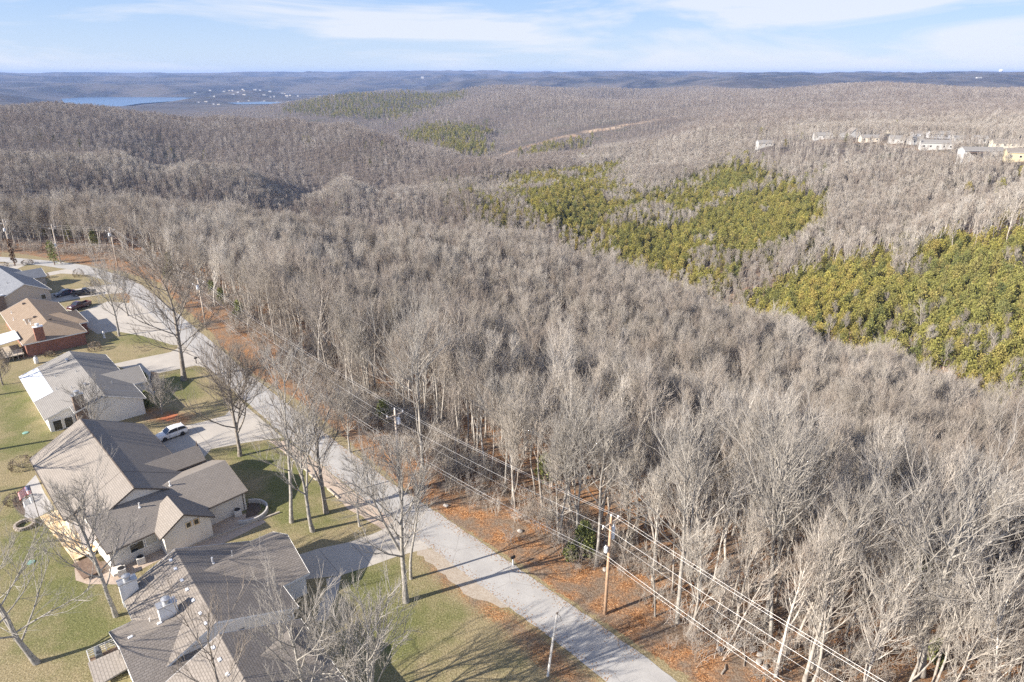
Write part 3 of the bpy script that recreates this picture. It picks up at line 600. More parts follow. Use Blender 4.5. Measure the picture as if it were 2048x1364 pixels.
def place_tree(name, P, x, y, z, s, rz, label, cat, group=None, tilt=(0, 0)):
    r = empty(name, (x, y, z), rz); r.rotation_euler = (tilt[0], tilt[1], rz); r.scale = (s, s, s)
    a = bpy.data.objects.new('trunk', P[0]); link(a, r); b = bpy.data.objects.new('crown', P[1]); link(b, r)
    tag(r, label, cat, group); return r
# the 300 bare trees that show largest stand as things of their own
db = np.sqrt(bx ** 2 + by ** 2 + (bz + 9 - CAM_H) ** 2); vis = in_frame(bx, by, bz + 9, 30)
order = np.argsort(np.where(vis, db / bs, 1e9)); NTH = 262
pick = order[:NTH]; rest = np.ones(len(bx), bool); rest[pick] = False
for i in pick:
    place_tree('bare_tree', WOOD[rng.integers(8)], bx[i], by[i], bz[i], bs[i], rng.uniform(0, 6.28), 'slender leafless grey tree standing among its likes in the wood beyond the road', 'tree', 'leafless trees of the near wood', (rng.normal(0, 0.05), rng.normal(0, 0.05)))
WJ = [join_proto(P, 'wood_proto', (bark_wood, twig_wood)) for P in WOOD]; FJ = [join_proto(P, 'far_proto', (bark_wood, twig_wood)) for P in FAR]
k = rest & (bk == 0); stuff('leafless_wood', 'leafless grey wood covering the slope beyond the road', bx[k], by[k], bz[k], bs[k], rng.integers(0, 8, k.sum()), WJ)
_db = np.hypot(bx, by); _lim = np.where(bx < 60, 610, 860) + 60 * fnoise(bx / 60, by / 60, 13, 2); _p = np.clip((_db - _lim) / 160 + 0.5, 0, 1); _p = np.where(bx < 70, np.maximum(np.where((_db > 400) & (_db < 520), 0.75, np.interp(_db, [520, 560], [0.75, 0]) * (_db >= 520)), np.clip((_db - 605) / 50, 0, 1)), _p); shaded_ = rng.random(len(bx)) < _p; FD = [join_proto(P, 'far_proto', (shaded_bark, shaded_twig)) for P in FAR]  # dark copies on hillsides, pale on crests: slope shade painted by tree colour
k = rest & (bk == 1) & ~shaded_; stuff('distant_wood', 'pale leafless woods on the nearer ridge and the slopes right of the valley', bx[k], by[k], bz[k], bs[k], rng.integers(0, 5, k.sum()), FJ, 0.04)
k = rest & (bk == 1) & shaded_; stuff('ridge_wood', 'darker leafless woods on the farther ridges', bx[k], by[k], bz[k], bs[k], rng.integers(0, 5, k.sum()), FD, 0.04)
dc = np.hypot(cx, cy); vis = in_frame(cx, cy, cz + 4, 10) & (dc > 195); order = np.argsort(np.where(vis, dc / cs, 1e9)); pick = order[:290]; rest = np.ones(len(cx), bool); rest[pick] = False
for i in pick:
    place_tree('cedar_tree', CED[rng.integers(6)], cx[i], cy[i], cz[i], cs[i], rng.uniform(0, 6.28), 'yellow green cedar growing among others on the valley slope', 'cedar', 'cedars on the valley slope')
CJ = [join_proto(P, 'cedar_proto', (cedar_bark, cedar_leaf)) for P in CED]
stuff('cedar_wood', 'yellow green cedar woods on the valley slopes', cx[rest], cy[rest], cz[rest], cs[rest], rng.integers(0, 6, rest.sum()), CJ, 0.03)
# ------------------------------------------------------------------ road, drives, gravel: sheets on the ground
def jit_edge(pts, step=0.7, amp=0.07, seed=1):
    r = random.Random(seed); o = []
    for (ax, ay), (bx, by) in zip(pts, pts[1:]):
        n = max(1, int(math.hypot(bx - ax, by - ay) / step))
        for i in range(n): o.append((ax + (bx - ax) * i / n + r.uniform(-amp, amp), ay + (by - ay) * i / n + r.uniform(-amp, amp)))
    return o
def sheet(name, pts, z, m, label, amp=0.05, seed=1, th=0.0):
    from mathutils.geometry import tessellate_polygon
    P = jit_edge(list(pts) + [pts[0]], 0.8, amp, seed); V = [Vector((x, y, z)) for x, y in P]
    tri = tessellate_polygon([V]); me = bpy.data.meshes.new(name); me.from_pydata([tuple(v) for v in V], [], [list(t) for t in tri]); me.materials.append(m)
    o = link(bpy.data.objects.new(name, me)); bm = bmesh.new(); bm.from_mesh(me); bmesh.ops.recalc_face_normals(bm, faces=bm.faces)
    if sum(f.normal.z for f in bm.faces) < 0: bmesh.ops.reverse_faces(bm, faces=bm.faces)
    bm.to_mesh(me); bm.free(); return tag(o, label, kind='structure')
def surf_mat(name, c1, c2, s1, c3, s2, crack=None, stain=None, rough=0.9):
    m = bpy.data.materials.new(name); m.use_nodes = True; t = m.node_tree; b = t.nodes['Principled BSDF']; b.inputs['Roughness'].default_value = rough
    b.inputs['Specular IOR Level'].default_value = 0.25
    tc = t.nodes.new('ShaderNodeTexCoord'); co = tc.outputs['Object']
    c = mixc(t, ramp(t, noise(t, co, s1, 6, 0.6), [(0.35, (0, 0, 0)), (0.65, (1, 1, 1))]), c1, c2)
    c = mixc(t, ramp(t, noise(t, co, s2, 3, 0.7), [(0.4, (0, 0, 0)), (0.75, (0.8, 0.8, 0.8))]), c, c3)
    if crack:
        v = nd(t, 'ShaderNodeTexVoronoi', feature='DISTANCE_TO_EDGE'); v.inputs['Scale'].default_value = crack; t.links.new(co, v.inputs[0])
        c = mixc(t, ramp(t, v.outputs[0], [(0.0, (0.5, 0.5, 0.5)), (0.008, (0, 0, 0))]), c, (0.16, 0.15, 0.14))
    if stain:
        c = mixc(t, ramp(t, noise(t, co, 0.5, 8, 0.75, 1.0), [(0.6, (0, 0, 0)), (0.72, (0.6, 0.6, 0.6))]), c, stain)
    t.links.new(c, b.inputs['Base Color']); bp = nd(t, 'ShaderNodeBump'); bp.inputs['Strength'].default_value = 0.3; bp.inputs['Distance'].default_value = 0.02
    t.links.new(noise(t, co, s2 * 2, 3), bp.inputs['Height']); t.links.new(bp.outputs[0], b.inputs['Normal']); return m
M_ROAD = surf_mat('road_chipseal', (0.36, 0.355, 0.345), (0.44, 0.435, 0.42), 0.35, (0.27, 0.265, 0.255), 14, crack=0.16, stain=(0.33, 0.315, 0.29))
M_CONC = surf_mat('drive_concrete', (0.40, 0.375, 0.335), (0.48, 0.45, 0.40), 0.3, (0.32, 0.30, 0.27), 8, stain=(0.30, 0.28, 0.25))
M_GRAV = surf_mat('pink_gravel', (0.42, 0.34, 0.275), (0.54, 0.45, 0.365), 3, (0.28, 0.22, 0.17), 9)
M_SHOULD = surf_mat('dirt_shoulder', (0.36, 0.32, 0.265), (0.44, 0.40, 0.34), 1.2, (0.22, 0.15, 0.09), 6, stain=(0.24, 0.14, 0.075))
M_MULCH = surf_mat('dark_mulch', (0.10, 0.075, 0.055), (0.16, 0.12, 0.09), 2, (0.06, 0.045, 0.035), 9)
M_RED = surf_mat('red_mulch', (0.40, 0.13, 0.06), (0.50, 0.19, 0.09), 2, (0.25, 0.09, 0.05), 9)
Rr = [(x + (c[0] - x) * 2, y + (c[1] - y) * 2) for (x, y), c in zip(ROAD_L, ROAD_C)]
sheet('road', ROAD_L + Rr[::-1], 0.024, M_ROAD, 'pale grey road running diagonally past the houses', 0.09, 3)
cc = lambda o, s, pts: [g(o[0] + x / s, o[1] + y / s) for x, y in pts]
sheet('driveway', [g(*p) for p in [(560, 1120), (593, 1111), (637, 1097), (692, 1086), (740, 1070), (768, 1058), (800, 1030), (870, 1095), (834, 1102), (793, 1113), (735, 1134), (681, 1151), (604, 1160), (560, 1165)]], 0.012, M_CONC, 'concrete driveway of the nearest house, half in shade', 0.03, 4)
sheet('garden_path', [g(*p) for p in [(652, 1158), (683, 1150), (677, 1180), (664, 1209), (655, 1240), (630, 1245), (640, 1205), (655, 1180)]], 0.016, M_CONC, 'curved concrete walk along the side of the nearest house', 0.02, 5)
sheet('driveway', [g(*p) for p in [(270, 890), (340, 858), (400, 845), (450, 831), (478, 800), (565, 875), (500, 884), (422, 898), (400, 925), (370, 975), (280, 990)]], 0.012, M_CONC, 'tan concrete driveway with the white car parked on it', 0.04, 6)
sheet('driveway', [g(*p) for p in [(225, 728), (342, 704), (385, 680), (425, 738), (391, 731), (310, 748), (318, 770), (305, 795), (270, 770), (255, 740)]], 0.012, M_CONC, 'tan driveway of the grey house behind the big oak', 0.04, 7)
sheet('driveway', [g(*p) for p in [(140, 632), (215, 603), (258, 606), (262, 580), (330, 650), (385, 690), (345, 690), (285, 672), (230, 662), (195, 668)]], 0.012, M_CONC, 'broad driveway apron with the maroon pickup', 0.04, 8)
sheet('driveway', [g(*p) for p in [(95, 588), (190, 572), (225, 568), (252, 585), (203, 589), (156, 597), (105, 606)]], 0.013, M_CONC, 'driveway of the slate blue roofed house with two dark cars', 0.04, 9)
sheet('driveway', [g(*p) for p in [(75, 549), (148, 535), (185, 550), (122, 547), (85, 554)]], 0.012, M_CONC, 'light driveway farthest up the road', 0.04, 10)
sheet('driveway', [g(*p) for p in [(-120, 545), (0, 527), (60, 526), (30, 540), (-60, 560)]], 0.012, M_CONC, 'light driveway by the dead cedar at the left edge', 0.04, 11)
c5 = lambda *pts: cc((0, 780), 3.657, pts); c7 = lambda *pts: cc((560, 990), 3.647, pts); cq = lambda *pts: cc((480, 760), 4.2625, pts)
sheet('gravel_bed', c5((1200, 1230), (1380, 1140), (1520, 1050), (1540, 900), (1880, 905), (1945, 965), (1650, 1115), (1580, 1160), (1400, 1240)), 0.008, M_GRAV, 'pinkish gravel bed along the white side wall', 0.1, 12)
sheet('gravel_bed', c5((540, 1250), (760, 1250), (1150, 1100), (1300, 1180), (1050, 1300), (850, 1420), (640, 1420), (560, 1390)), 0.009, M_GRAV, 'pale gravel strip between the two nearest houses', 0.1, 13)
sheet('road_shoulder', cq((240, 520), (400, 520), (650, 700), (840, 850), (1060, 1020), (1180, 1080), (1360, 1250), (1250, 1290), (1080, 1190), (930, 1100), (840, 1015), (390, 625)), 0.010, M_GRAV, 'pink gravel shoulder behind the low timber edging', 0.12, 14)
sheet('road_shoulder', c7((990, 385), (1120, 390), (1330, 540), (1560, 720), (1690, 830), (1560, 800), (1400, 745), (1260, 640), (1100, 500), (1000, 430)), 0.010, M_SHOULD, 'dusty gravel shoulder by the near lawn', 0.25, 15)
sheet('patio', c5((150, 740), (262, 620), (330, 760), (395, 865), (300, 920), (225, 950), (180, 925)), 0.010, surf_mat('patio_concrete', (0.38, 0.37, 0.36), (0.44, 0.43, 0.42), 0.5, (0.3, 0.3, 0.3), 8), 'grey concrete patio beneath the flag', 0.02, 16)
sheet('flower_bed', c5((90, 800), (150, 750), (185, 920), (150, 905), (95, 850)), 0.014, M_MULCH, 'dark mulch bed left of the patio', 0.08, 17)
sheet('flower_bed', [g(*p) for p in [(318, 838), (338, 828), (356, 828), (350, 836), (335, 842)]], 0.012, M_RED, 'red mulch patch near the white car', 0.08, 18)
sheet('flower_bed', cc((0, 480), 4.096, [(1235, 1075), (1290, 1090), (1320, 1160), (1310, 1230), (1250, 1240), (1230, 1150)]), 0.013, M_MULCH, 'dark planting bed by the porch of the grey house', 0.08, 19)
sheet('flower_bed', cc((140, 990), 3.647, [(1300, 40), (1370, 60), (1400, 100), (1360, 150), (1280, 170), (1290, 100)]), 0.013, M_MULCH, 'mulch bed inside the stone ring at the house corner', 0.05, 20)

# expansion joints in the nearest drives and drifts of leaves along the road edges
JT = mat('joint_dark', (0.12, 0.11, 0.10), 0.9)
for nm_, a_, b_ in (('nearest', (637, 1098), (681, 1150)), ('nearest', (700, 1084), (745, 1131)), ('second', (382, 850), (424, 896)), ('second', (432, 838), (492, 885))):
    A_, B_ = g(*a_), g(*b_); an = math.atan2(B_[1] - A_[1], B_[0] - A_[0]); L_ = math.dist(A_, B_)
    tag(MB().box(((A_[0] + B_[0]) / 2, (A_[1] + B_[1]) / 2, 0.016), (L_, 0.035, 0.006), rz=an).build('drive_joint', JT, None), 'dark expansion joint across the concrete drive', kind='structure')
rl2 = np.random.default_rng(44); LV = []; LF = []
for i in range(5200):
    k = rl2.integers(1, len(ROAD_L) - 6); t = rl2.random(); rgt = rl2.random() < .6; e0, e1 = (Rr[k], Rr[k + 1]) if rgt else (ROAD_L[k], ROAD_L[k + 1])
    off = abs(rl2.normal(0, .55)) * (-1 if rgt else 1); x = e0[0] + (e1[0] - e0[0]) * t; y = e0[1] + (e1[1] - e0[1]) * t; dx, dy = e1[0] - e0[0], e1[1] - e0[1]; l = math.hypot(dx, dy)
    x += dy / l * off; y -= dx / l * off
    if rl2.random() < .12: x += rl2.normal(0, 1.6); y += rl2.normal(0, 1.6)
    a = rl2.uniform(0, 6.28); r_ = rl2.uniform(.04, .085); b0 = len(LV)
    for q in range(4): LV.append((x + r_ * (1 if q % 2 == 0 else .6) * math.cos(a + q * 1.57), y + r_ * (1 if q % 2 == 0 else .6) * math.sin(a + q * 1.57), 0.034 + rl2.uniform(0, .03)))
    LF.append((b0, b0 + 1, b0 + 2, b0 + 3))
tag(mesh_np('fallen_leaves', np.array(LV), np.array(LF), mat('oak_leaf', (0.30, 0.15, 0.06), .9, col2=(0.45, 0.30, 0.16), scale=2)), 'brown leaves scattered along the road edges', kind='stuff')
# ------------------------------------------------------------------ houses
def shingle(name, c1, c2, mortar, row=0.30, w=0.75):
    m = bpy.data.materials.new(name); m.use_nodes = True; t = m.node_tree; b = t.nodes['Principled BSDF']; b.inputs['Roughness'].default_value = 0.9; b.inputs['Specular IOR Level'].default_value = 0.15
    tc = t.nodes.new('ShaderNodeTexCoord'); uv = tc.outputs['UV']; co = tc.outputs['Object']
    br = nd(t, 'ShaderNodeTexBrick'); br.inputs['Scale'].default_value = 1; br.inputs['Brick Width'].default_value = w; br.inputs['Row Height'].default_value = row; br.inputs['Mortar Size'].default_value = 0.035
    br.inputs['Mortar Smooth'].default_value = 0.4; br.inputs['Bias'].default_value = 0; br.offset = 0.5
    br.inputs['Color1'].default_value = (*c1, 1); br.inputs['Color2'].default_value = (*c2, 1); br.inputs['Mortar'].default_value = (*mortar, 1); t.links.new(uv, br.inputs[0])
    c = mixc(t, ramp(t, noise(t, co, 0.5, 5, 0.65), [(0.4, (0, 0, 0)), (0.7, (0.35, 0.35, 0.35))]), br.outputs[0], mortar)
    c = mixc(t, ramp(t, noise(t, co, 9, 3, 0.7), [(0.35, (0.35, 0.35, 0.35)), (0.65, (0, 0, 0))]), c, tuple(x * 0.6 for x in c1))
    t.links.new(c, b.inputs['Base Color']); bp = nd(t, 'ShaderNodeBump'); bp.inputs['Strength'].default_value = 0.6; bp.inputs['Distance'].default_value = 0.03
    t.links.new(br.outputs['Fac'], bp.inputs['Height']); bp.invert = True; t.links.new(bp.outputs[0], b.inputs['Normal']); return m
def lap(name, c, gap=0.86, step=0.22):
    m = bpy.data.materials.new(name); m.use_nodes = True; t = m.node_tree; b = t.nodes['Principled BSDF']; b.inputs['Roughness'].default_value = 0.6
    tc = t.nodes.new('ShaderNodeTexCoord'); s = nd(t, 'ShaderNodeSeparateXYZ'); t.links.new(tc.outputs['Object'], s.inputs[0])
    fr = mth(t, 'FRACT', mth(t, 'DIVIDE', s.outputs[2], step)); c_ = ramp(t, fr, [(0, tuple(x * gap for x in c)), (0.12, c)])
    n = ramp(t, noise(t, tc.outputs['Object'], 0.8, 5, 0.7), [(0.45, (0, 0, 0)), (0.8, (0.4, 0.4, 0.4))]); c_ = mixc(t, n, c_, tuple(x * 0.9 for x in c))
    t.links.new(c_, b.inputs['Base Color']); return m
def brick(name, c1, c2, mo):
    m = bpy.data.materials.new(name); m.use_nodes = True; t = m.node_tree; b = t.nodes['Principled BSDF']; b.inputs['Roughness'].default_value = 0.9
    tc = t.nodes.new('ShaderNodeTexCoord'); s = nd(t, 'ShaderNodeSeparateXYZ'); t.links.new(tc.outputs['Object'], s.inputs[0])
    a = mth(t, 'ADD', s.outputs[0], s.outputs[1]); cb = nd(t, 'ShaderNodeCombineXYZ'); t.links.new(a, cb.inputs[0]); t.links.new(s.outputs[2], cb.inputs[1])
    br = nd(t, 'ShaderNodeTexBrick'); br.inputs['Scale'].default_value = 1; br.inputs['Brick Width'].default_value = 0.4; br.inputs['Row Height'].default_value = 0.16; br.inputs['Mortar Size'].default_value = 0.02
    br.inputs['Color1'].default_value = (*c1, 1); br.inputs['Color2'].default_value = (*c2, 1); br.inputs['Mortar'].default_value = (*mo, 1); t.links.new(cb.outputs[0], br.inputs[0])
    c = mixc(t, ramp(t, noise(t, tc.outputs['Object'], 2.2, 4, 0.8), [(0.4, (0, 0, 0)), (0.6, (0.6, 0.6, 0.6))]), br.outputs[0], tuple(x * 1.5 for x in c2)); t.links.new(c, b.inputs['Base Color']); return m
SH_TAUPE = shingle('shingles_taupe', (0.245, 0.222, 0.197), (0.31, 0.28, 0.25), (0.18, 0.16, 0.14), 0.24, 0.5)
SH_TAUPE2 = shingle('shingles_weathered', (0.27, 0.245, 0.22), (0.32, 0.29, 0.26), (0.215, 0.195, 0.17), 0.24, 0.5)
SH_GREY = shingle('shingles_grey', (0.27, 0.26, 0.245), (0.32, 0.31, 0.29), (0.20, 0.19, 0.18), 0.25, 0.5)
SH_BROWN = shingle('shingles_brown', (0.29, 0.225, 0.165), (0.36, 0.285, 0.215), (0.20, 0.155, 0.115), 0.25, 0.6)
SH_BLUE = shingle('shingles_slate', (0.20, 0.215, 0.24), (0.27, 0.285, 0.31), (0.14, 0.15, 0.17), 0.25, 0.6)
WHITE = mat('white_trim', (0.78, 0.78, 0.77), 0.5, col2=(0.68, 0.68, 0.66), scale=2); DARKTRIM = mat('brown_trim', (0.10, 0.08, 0.065), 0.6)
SID_WHITE = lap('white_siding', (0.74, 0.73, 0.71)); SID_BEIGE = lap('beige_siding', (0.52, 0.46, 0.39)); SID_GREY = lap('grey_siding', (0.42, 0.43, 0.45))
STUCCO = mat('cream_masonry', (0.68, 0.65, 0.60), 0.85, col2=(0.62, 0.59, 0.54), scale=0.7)
BRICK_RED = brick('red_brick', (0.20, 0.075, 0.05), (0.28, 0.12, 0.08), (0.18, 0.14, 0.12)); BRICK_DK = brick('dark_stone', (0.11, 0.08, 0.065), (0.20, 0.15, 0.12), (0.09, 0.07, 0.06))
GLASS = mat('window_glass', (0.02, 0.025, 0.03), 0.08, spec=0.8); METAL = mat('galvanised_metal', (0.55, 0.56, 0.57), 0.35, 0.6, col2=(0.45, 0.46, 0.47), scale=6)
METW = mat('white_metal_panel', (0.72, 0.74, 0.76), 0.4, 0.1); BLACK = mat('black_plastic', (0.02, 0.02, 0.022), 0.5); WOODD = mat('brown_deck_boards', (0.13, 0.085, 0.06), 0.8, col2=(0.20, 0.14, 0.10), scale=4)
WOODN = mat('new_wood_boards', (0.62, 0.43, 0.22), 0.8, col2=(0.78, 0.66, 0.46), scale=1.2, detail=6, lo=0.42, hi=0.58); WOODG = mat('grey_timber', (0.36, 0.32, 0.27), 0.9, col2=(0.48, 0.42, 0.34), scale=3)
RIB = bpy.data.materials.new('ribbed_metal_roof'); RIB.use_nodes = True; _t = RIB.node_tree; _b = _t.nodes['Principled BSDF']; _b.inputs['Roughness'].default_value = 0.5
_tc = _t.nodes.new('ShaderNodeTexCoord'); _s = nd(_t, 'ShaderNodeSeparateXYZ'); _t.links.new(_tc.outputs['UV'], _s.inputs[0])
_t.links.new(ramp(_t, mth(_t, 'FRACT', mth(_t, 'DIVIDE', _s.outputs[0], 0.30)), [(0.0, (0.12, 0.10, 0.09)), (0.25, (0.12, 0.10, 0.09)), (0.35, (0.34, 0.31, 0.28))]), _b.inputs['Base Color'])
class Fr:                               # a frame along a ridge: s metres along, w metres to its right
    def __init__(f, p0, p1): f.p = p0; l = math.dist(p0, p1); f.L = l; f.d = ((p1[0] - p0[0]) / l, (p1[1] - p0[1]) / l); f.ang = math.atan2(f.d[1], f.d[0])
    def __call__(f, s, w, z=0): return (f.p[0] + f.d[0] * s + f.d[1] * w, f.p[1] + f.d[1] * s - f.d[0] * w, z)
def gable(RB, TB, WB, F, s0, s1, wl, wr, zr, zl, zrr, h0=0, h1=0, th=0.2, wall=True, base=-1.0, eave=0.45, rake=0.3):
    """ridge along w=0 from s0 to s1; left eave at w=-wl, right eave at w=wr"""
    def slab(q, name=None):
        q = [Vector(p) for p in q]; n = (q[1] - q[0]).cross(q[2] - q[0]).normalized()
        if n.z < 0: q = q[::-1]; n = -n
        e = (q[1] - q[0]).normalized() if abs((q[1] - q[0]).z) < 1e-4 else Vector((n.y, -n.x, 0)).normalized(); v = n.cross(e)
        RB.add([tuple(p) for p in q], [tuple(range(len(q)))], [[((p - q[0]).dot(e), (p - q[0]).dot(v)) for p in q]])
    L0, L1 = F(s0, -wl, zl), F(s1, -wl, zl); R0, R1 = F(s0, wr, zrr), F(s1, wr, zrr); A, B = F(s0 + h0, 0, zr), F(s1 - h1, 0, zr)
    slab([L0, L1, B, A]); slab([R1, R0, A, B])
    if h0: slab([R0, L0, A])
    if h1: slab([L1, R1, B])
    top = [L0, L1, B, R1, R0, A]; dn = lambda p, k=th: (p[0], p[1], p[2] - k); e = 0.012
    bot = [dn(p) for p in top]; tp = [dn(p, e) for p in top]
    edges = [(0, 1), (3, 4)] + ([(1, 2), (2, 3)] if not h1 else [(1, 3)]) + ([(4, 5), (5, 0)] if not h0 else [(4, 0)])
    for i, j in edges:                  # fascia boards, a little proud of the shingles' edge
        a, b_ = Vector(top[i]), Vector(top[j]); o = Vector(((b_ - a).y, -(b_ - a).x, 0)).normalized() * 0.03
        for q in (0,):
            TB.add([tuple(Vector(tp[i])), tuple(Vector(tp[j])), tuple(Vector(bot[j])), tuple(Vector(bot[i])), tuple(Vector(tp[i]) - o + Vector((0, 0, .03))), tuple(Vector(tp[j]) - o + Vector((0, 0, .03))), tuple(Vector(bot[j]) - o), tuple(Vector(bot[i]) - o)],
                   [(0, 3, 2, 1), (4, 5, 6, 7), (0, 1, 5, 4), (3, 7, 6, 2), (1, 2, 6, 5), (0, 4, 7, 3)])
    TB.add([bot[0], bot[1], bot[2], bot[5]], [(0, 3, 2, 1)]) if not (h0 or h1) else TB.add([bot[0], bot[1], bot[3], bot[4]], [(0, 3, 2, 1)])
    if not (h0 or h1): TB.add([bot[3], bot[4], bot[5], bot[2]], [(0, 3, 2, 1)])
    if wall:
        a0, a1 = s0 + rake, s1 - rake; zl_ = zl + (zr - zl) * eave / wl - th * 1.15; zr_ = zrr + (zr - zrr) * eave / wr - th * 1.15
        W = [F(a0, -wl + eave, base), F(a1, -wl + eave, base), F(a1, wr - eave, base), F(a0, wr - eave, base)]
        T = [F(a0, -wl + eave, zl_), F(a1, -wl + eave, zl_), F(a1, wr - eave, zr_), F(a0, wr - eave, zr_)]
        ap0, ap1 = F(a0, 0, zr - th * 1.2), F(a1, 0, zr - th * 1.2)
        f = [(0, 4, 5, 1), (2, 6, 7, 3)]; f += [(1, 5, 9, 6, 2)] if not h1 else [(1, 5, 6, 2)]; f += [(3, 7, 8, 4, 0)] if not h0 else [(3, 7, 4, 0)]
        WB.add(W + T + [ap0, ap1], [tuple(x[::-1]) for x in f])
def finish(root, RB, TB, WB, rm, tm, wm):
    r = RB.build('roof', rm, root); t = TB.build('roof_trim', tm, r)
    w = WB.build('wall', wm, root); return r, w
def window(root, c, wd, ht, ang, frame=WHITE, depth=0.08, bars=0, glass=GLASS):
    """c = centre on the wall, ang = heading of the wall's outward normal"""
    M = Matrix.Translation(c) @ Matrix.Rotation(ang, 4, 'Z'); f = MB(); t = 0.08
    for y, z, sy, sz in ((0, ht / 2, wd + 2 * t, t), (0, -ht / 2, wd + 2 * t, t), (wd / 2, 0, t, ht - t), (-wd / 2, 0, t, ht - t)): f.box((0.03, y, z), (depth, sy, sz), M=M)
    for k in range(bars): f.box((0.03, -wd / 2 + wd * (k + 1) / (bars + 1), 0), (depth * 0.8, 0.05, ht - t), M=M)
    o = f.build('window', frame, root); MB().box((0.025, 0, 0), (0.03, wd - t, ht - t), M=M).build('pane', glass, o); return o
def vent_pipe(root, x, y, z, h=0.55, r=0.06, m=None):
    MB().lathe((x, y, z - 0.3), [(r * 2.4, 0.22), (r * 2.2, 0.3), (r, 0.34), (r, 0.3 + h), (r * 1.2, 0.3 + h), (r * 1.2, 0.33 + h)], 10).build('vent_pipe', m or METAL, root)
def box_vent(root, x, y, z, ang, tilt, m=METW):
    MB().box((x, y, z + 0.07), (0.42, 0.30, 0.14), rz=ang, rx=0).build('roof_vent', m, root, bevel=0.04)
def turbine(root, x, y, z):
    MB().lathe((x, y, z - 0.1), [(0.2, 0), (0.16, 0.25), (0.24, 0.3), (0.3, 0.42), (0.24, 0.55), (0.06, 0.62)], 14).build('turbine_vent', METAL, root)
def roofz(w, wl, wr, zr, zl, zrr): return zr + (zl - zr) * (-w / wl) if w < 0 else zr + (zrr - zr) * (w / wr)
# ---- nearest house: two taupe roofed wings with white chimneys
h = empty('house', (-24, 46, 0)); tag(h, 'nearest taupe shingled house with two white boxed chimneys and a front garage gable', 'house')
class Sub:                              # builders that put world geometry under a root that stands elsewhere
    pass
def local(root):
    bpy.context.view_layer.update(); 
    for o in root.children_recursive:
        if o.parent == root: o.matrix_parent_inverse = Matrix.Translation(root.location).inverted()
RB, TB, WB = MB(), MB(), MB()
FA = Fr((-35.4, 58.7), (-26.9, 48.5)); FG = Fr((-31.5, 55.7), (-24.8, 61.6)); FL = Fr((-34.8, 46.4), (-27.5, 53.1)); FB = Fr((-26.1, 47.1), (-18.0, 37.3)); FBG = Fr((-24.3, 43.2), (-18.6, 48.4))
gable(RB, TB, WB, FA, 0, 13.3, 7.5, 5.6, 5.5, 2.8, 2.8)
gable(RB, TB, WB, FG, 0, 9.2, 4.5, 4.8, 5.0, 2.8, 2.8)
gable(RB, TB, WB, FL, 0, 9.5, 4.9, 4.9, 4.6, 2.8, 2.75)
gable(RB, TB, WB, FB, 0, 13, 7.3, 5.6, 5.45, 2.75, 2.78)
gable(RB, TB, WB, FBG, 0, 7.6, 3.4, 3.4, 4.7, 2.95, 2.95, h1=1.6)
roof, wall = finish(h, RB, TB, WB, SH_TAUPE, WHITE, SID_WHITE)
# lean-to roof over the deck corner
lt = MB(); q = [FA(8.4, 7.2, 3.25), FA(11.2, 7.2, 3.25), FA(11.0, 9.9, 2.65), FA(7.6, 9.9, 2.65)]
lt.add(q, [(0, 1, 2, 3)], [[(0, 0), (2.8, 0), (2.8, 2.5), (0, 2.5)]]); lt.add([(x, y, z - 0.15) for x, y, z in q], [(3, 2, 1, 0)], [[(0, 0), (1, 0), (1, 1), (0, 1)]])
for i in range(4):
    a, b_ = q[i], q[(i + 1) % 4]; lt.add([a, b_, (b_[0], b_[1], b_[2] - .15), (a[0], a[1], a[2] - .15)], [(3, 2, 1, 0)], [[(0, 0), (1, 0), (1, .1), (0, .1)]])
lt.build('porch_roof', SH_TAUPE2, h)
WSL = 5.5 - 2.7 * 3 / 5.6
def chimney(root, F, s, w, sx, sy, ztop, m, capm, zlow, cap='flue'):
    c = F(s, w, 0); b = MB().box((c[0], c[1], (ztop + zlow) / 2), (sx, sy, ztop - zlow), rz=F.ang); ch = b.build('chimney', m, root)
    k = MB(); k.box((c[0], c[1], ztop + 0.05), (sx + 0.14, sy + 0.14, 0.1), rz=F.ang); 
    k.lathe((c[0], c[1], ztop + 0.1), [(0.32, 0), (0.30, 0.35), (0.42, 0.38), (0.42, 0.5), (0.15, 0.62)], 14); k.build('chimney_cap', capm, ch); return ch
chimney(h, FA, 0.9, 4.9, 0.9, 1.6, 4.7, WHITE, METAL, 2.0)
chimney(h, FA, 8.0, 2.9, 0.85, 1.6, 5.6, WHITE, METAL, 3.0)
for s in (1.2, 2.9, 5.1, 6.8, 8.7, 10.9, 12.5): x, y, z = FA(s, 0.75, roofz(0.75, 7.5, 5.6, 5.5, 2.8, 2.8)); box_vent(h, x, y, z, FA.ang, 0)
for s in (0.9, 2.6, 4.6, 6.4, 8.6): x, y, z = FB(s, 0.85, roofz(0.85, 7.3, 5.6, 5.45, 2.75, 2.78)); box_vent(h, x, y, z, FB.ang, 0)
for s in (1.1, 3.6, 5.6): x, y, z = FL(s, -1.0, roofz(-1.0, 4.9, 4.9, 4.6, 2.8, 2.75)); box_vent(h, x, y, z, FL.ang, 0)
x, y, z = FA(3.6, -2.6, roofz(-2.6, 7.5, 5.6, 5.5, 2.8, 2.8)); vent_pipe(h, x, y, z, 0.7, 0.09, WHITE)
x, y, z = FG(3.6, -1.2, roofz(-1.2, 4.5, 4.8, 5, 2.8, 2.8)); vent_pipe(h, x, y, z, 0.6, 0.06)
x, y, z = FA(7.0, 4.4, roofz(4.4, 7.5, 5.6, 5.5, 2.8, 2.8)); vent_pipe(h, x, y, z, 0.6, 0.06, WHITE)
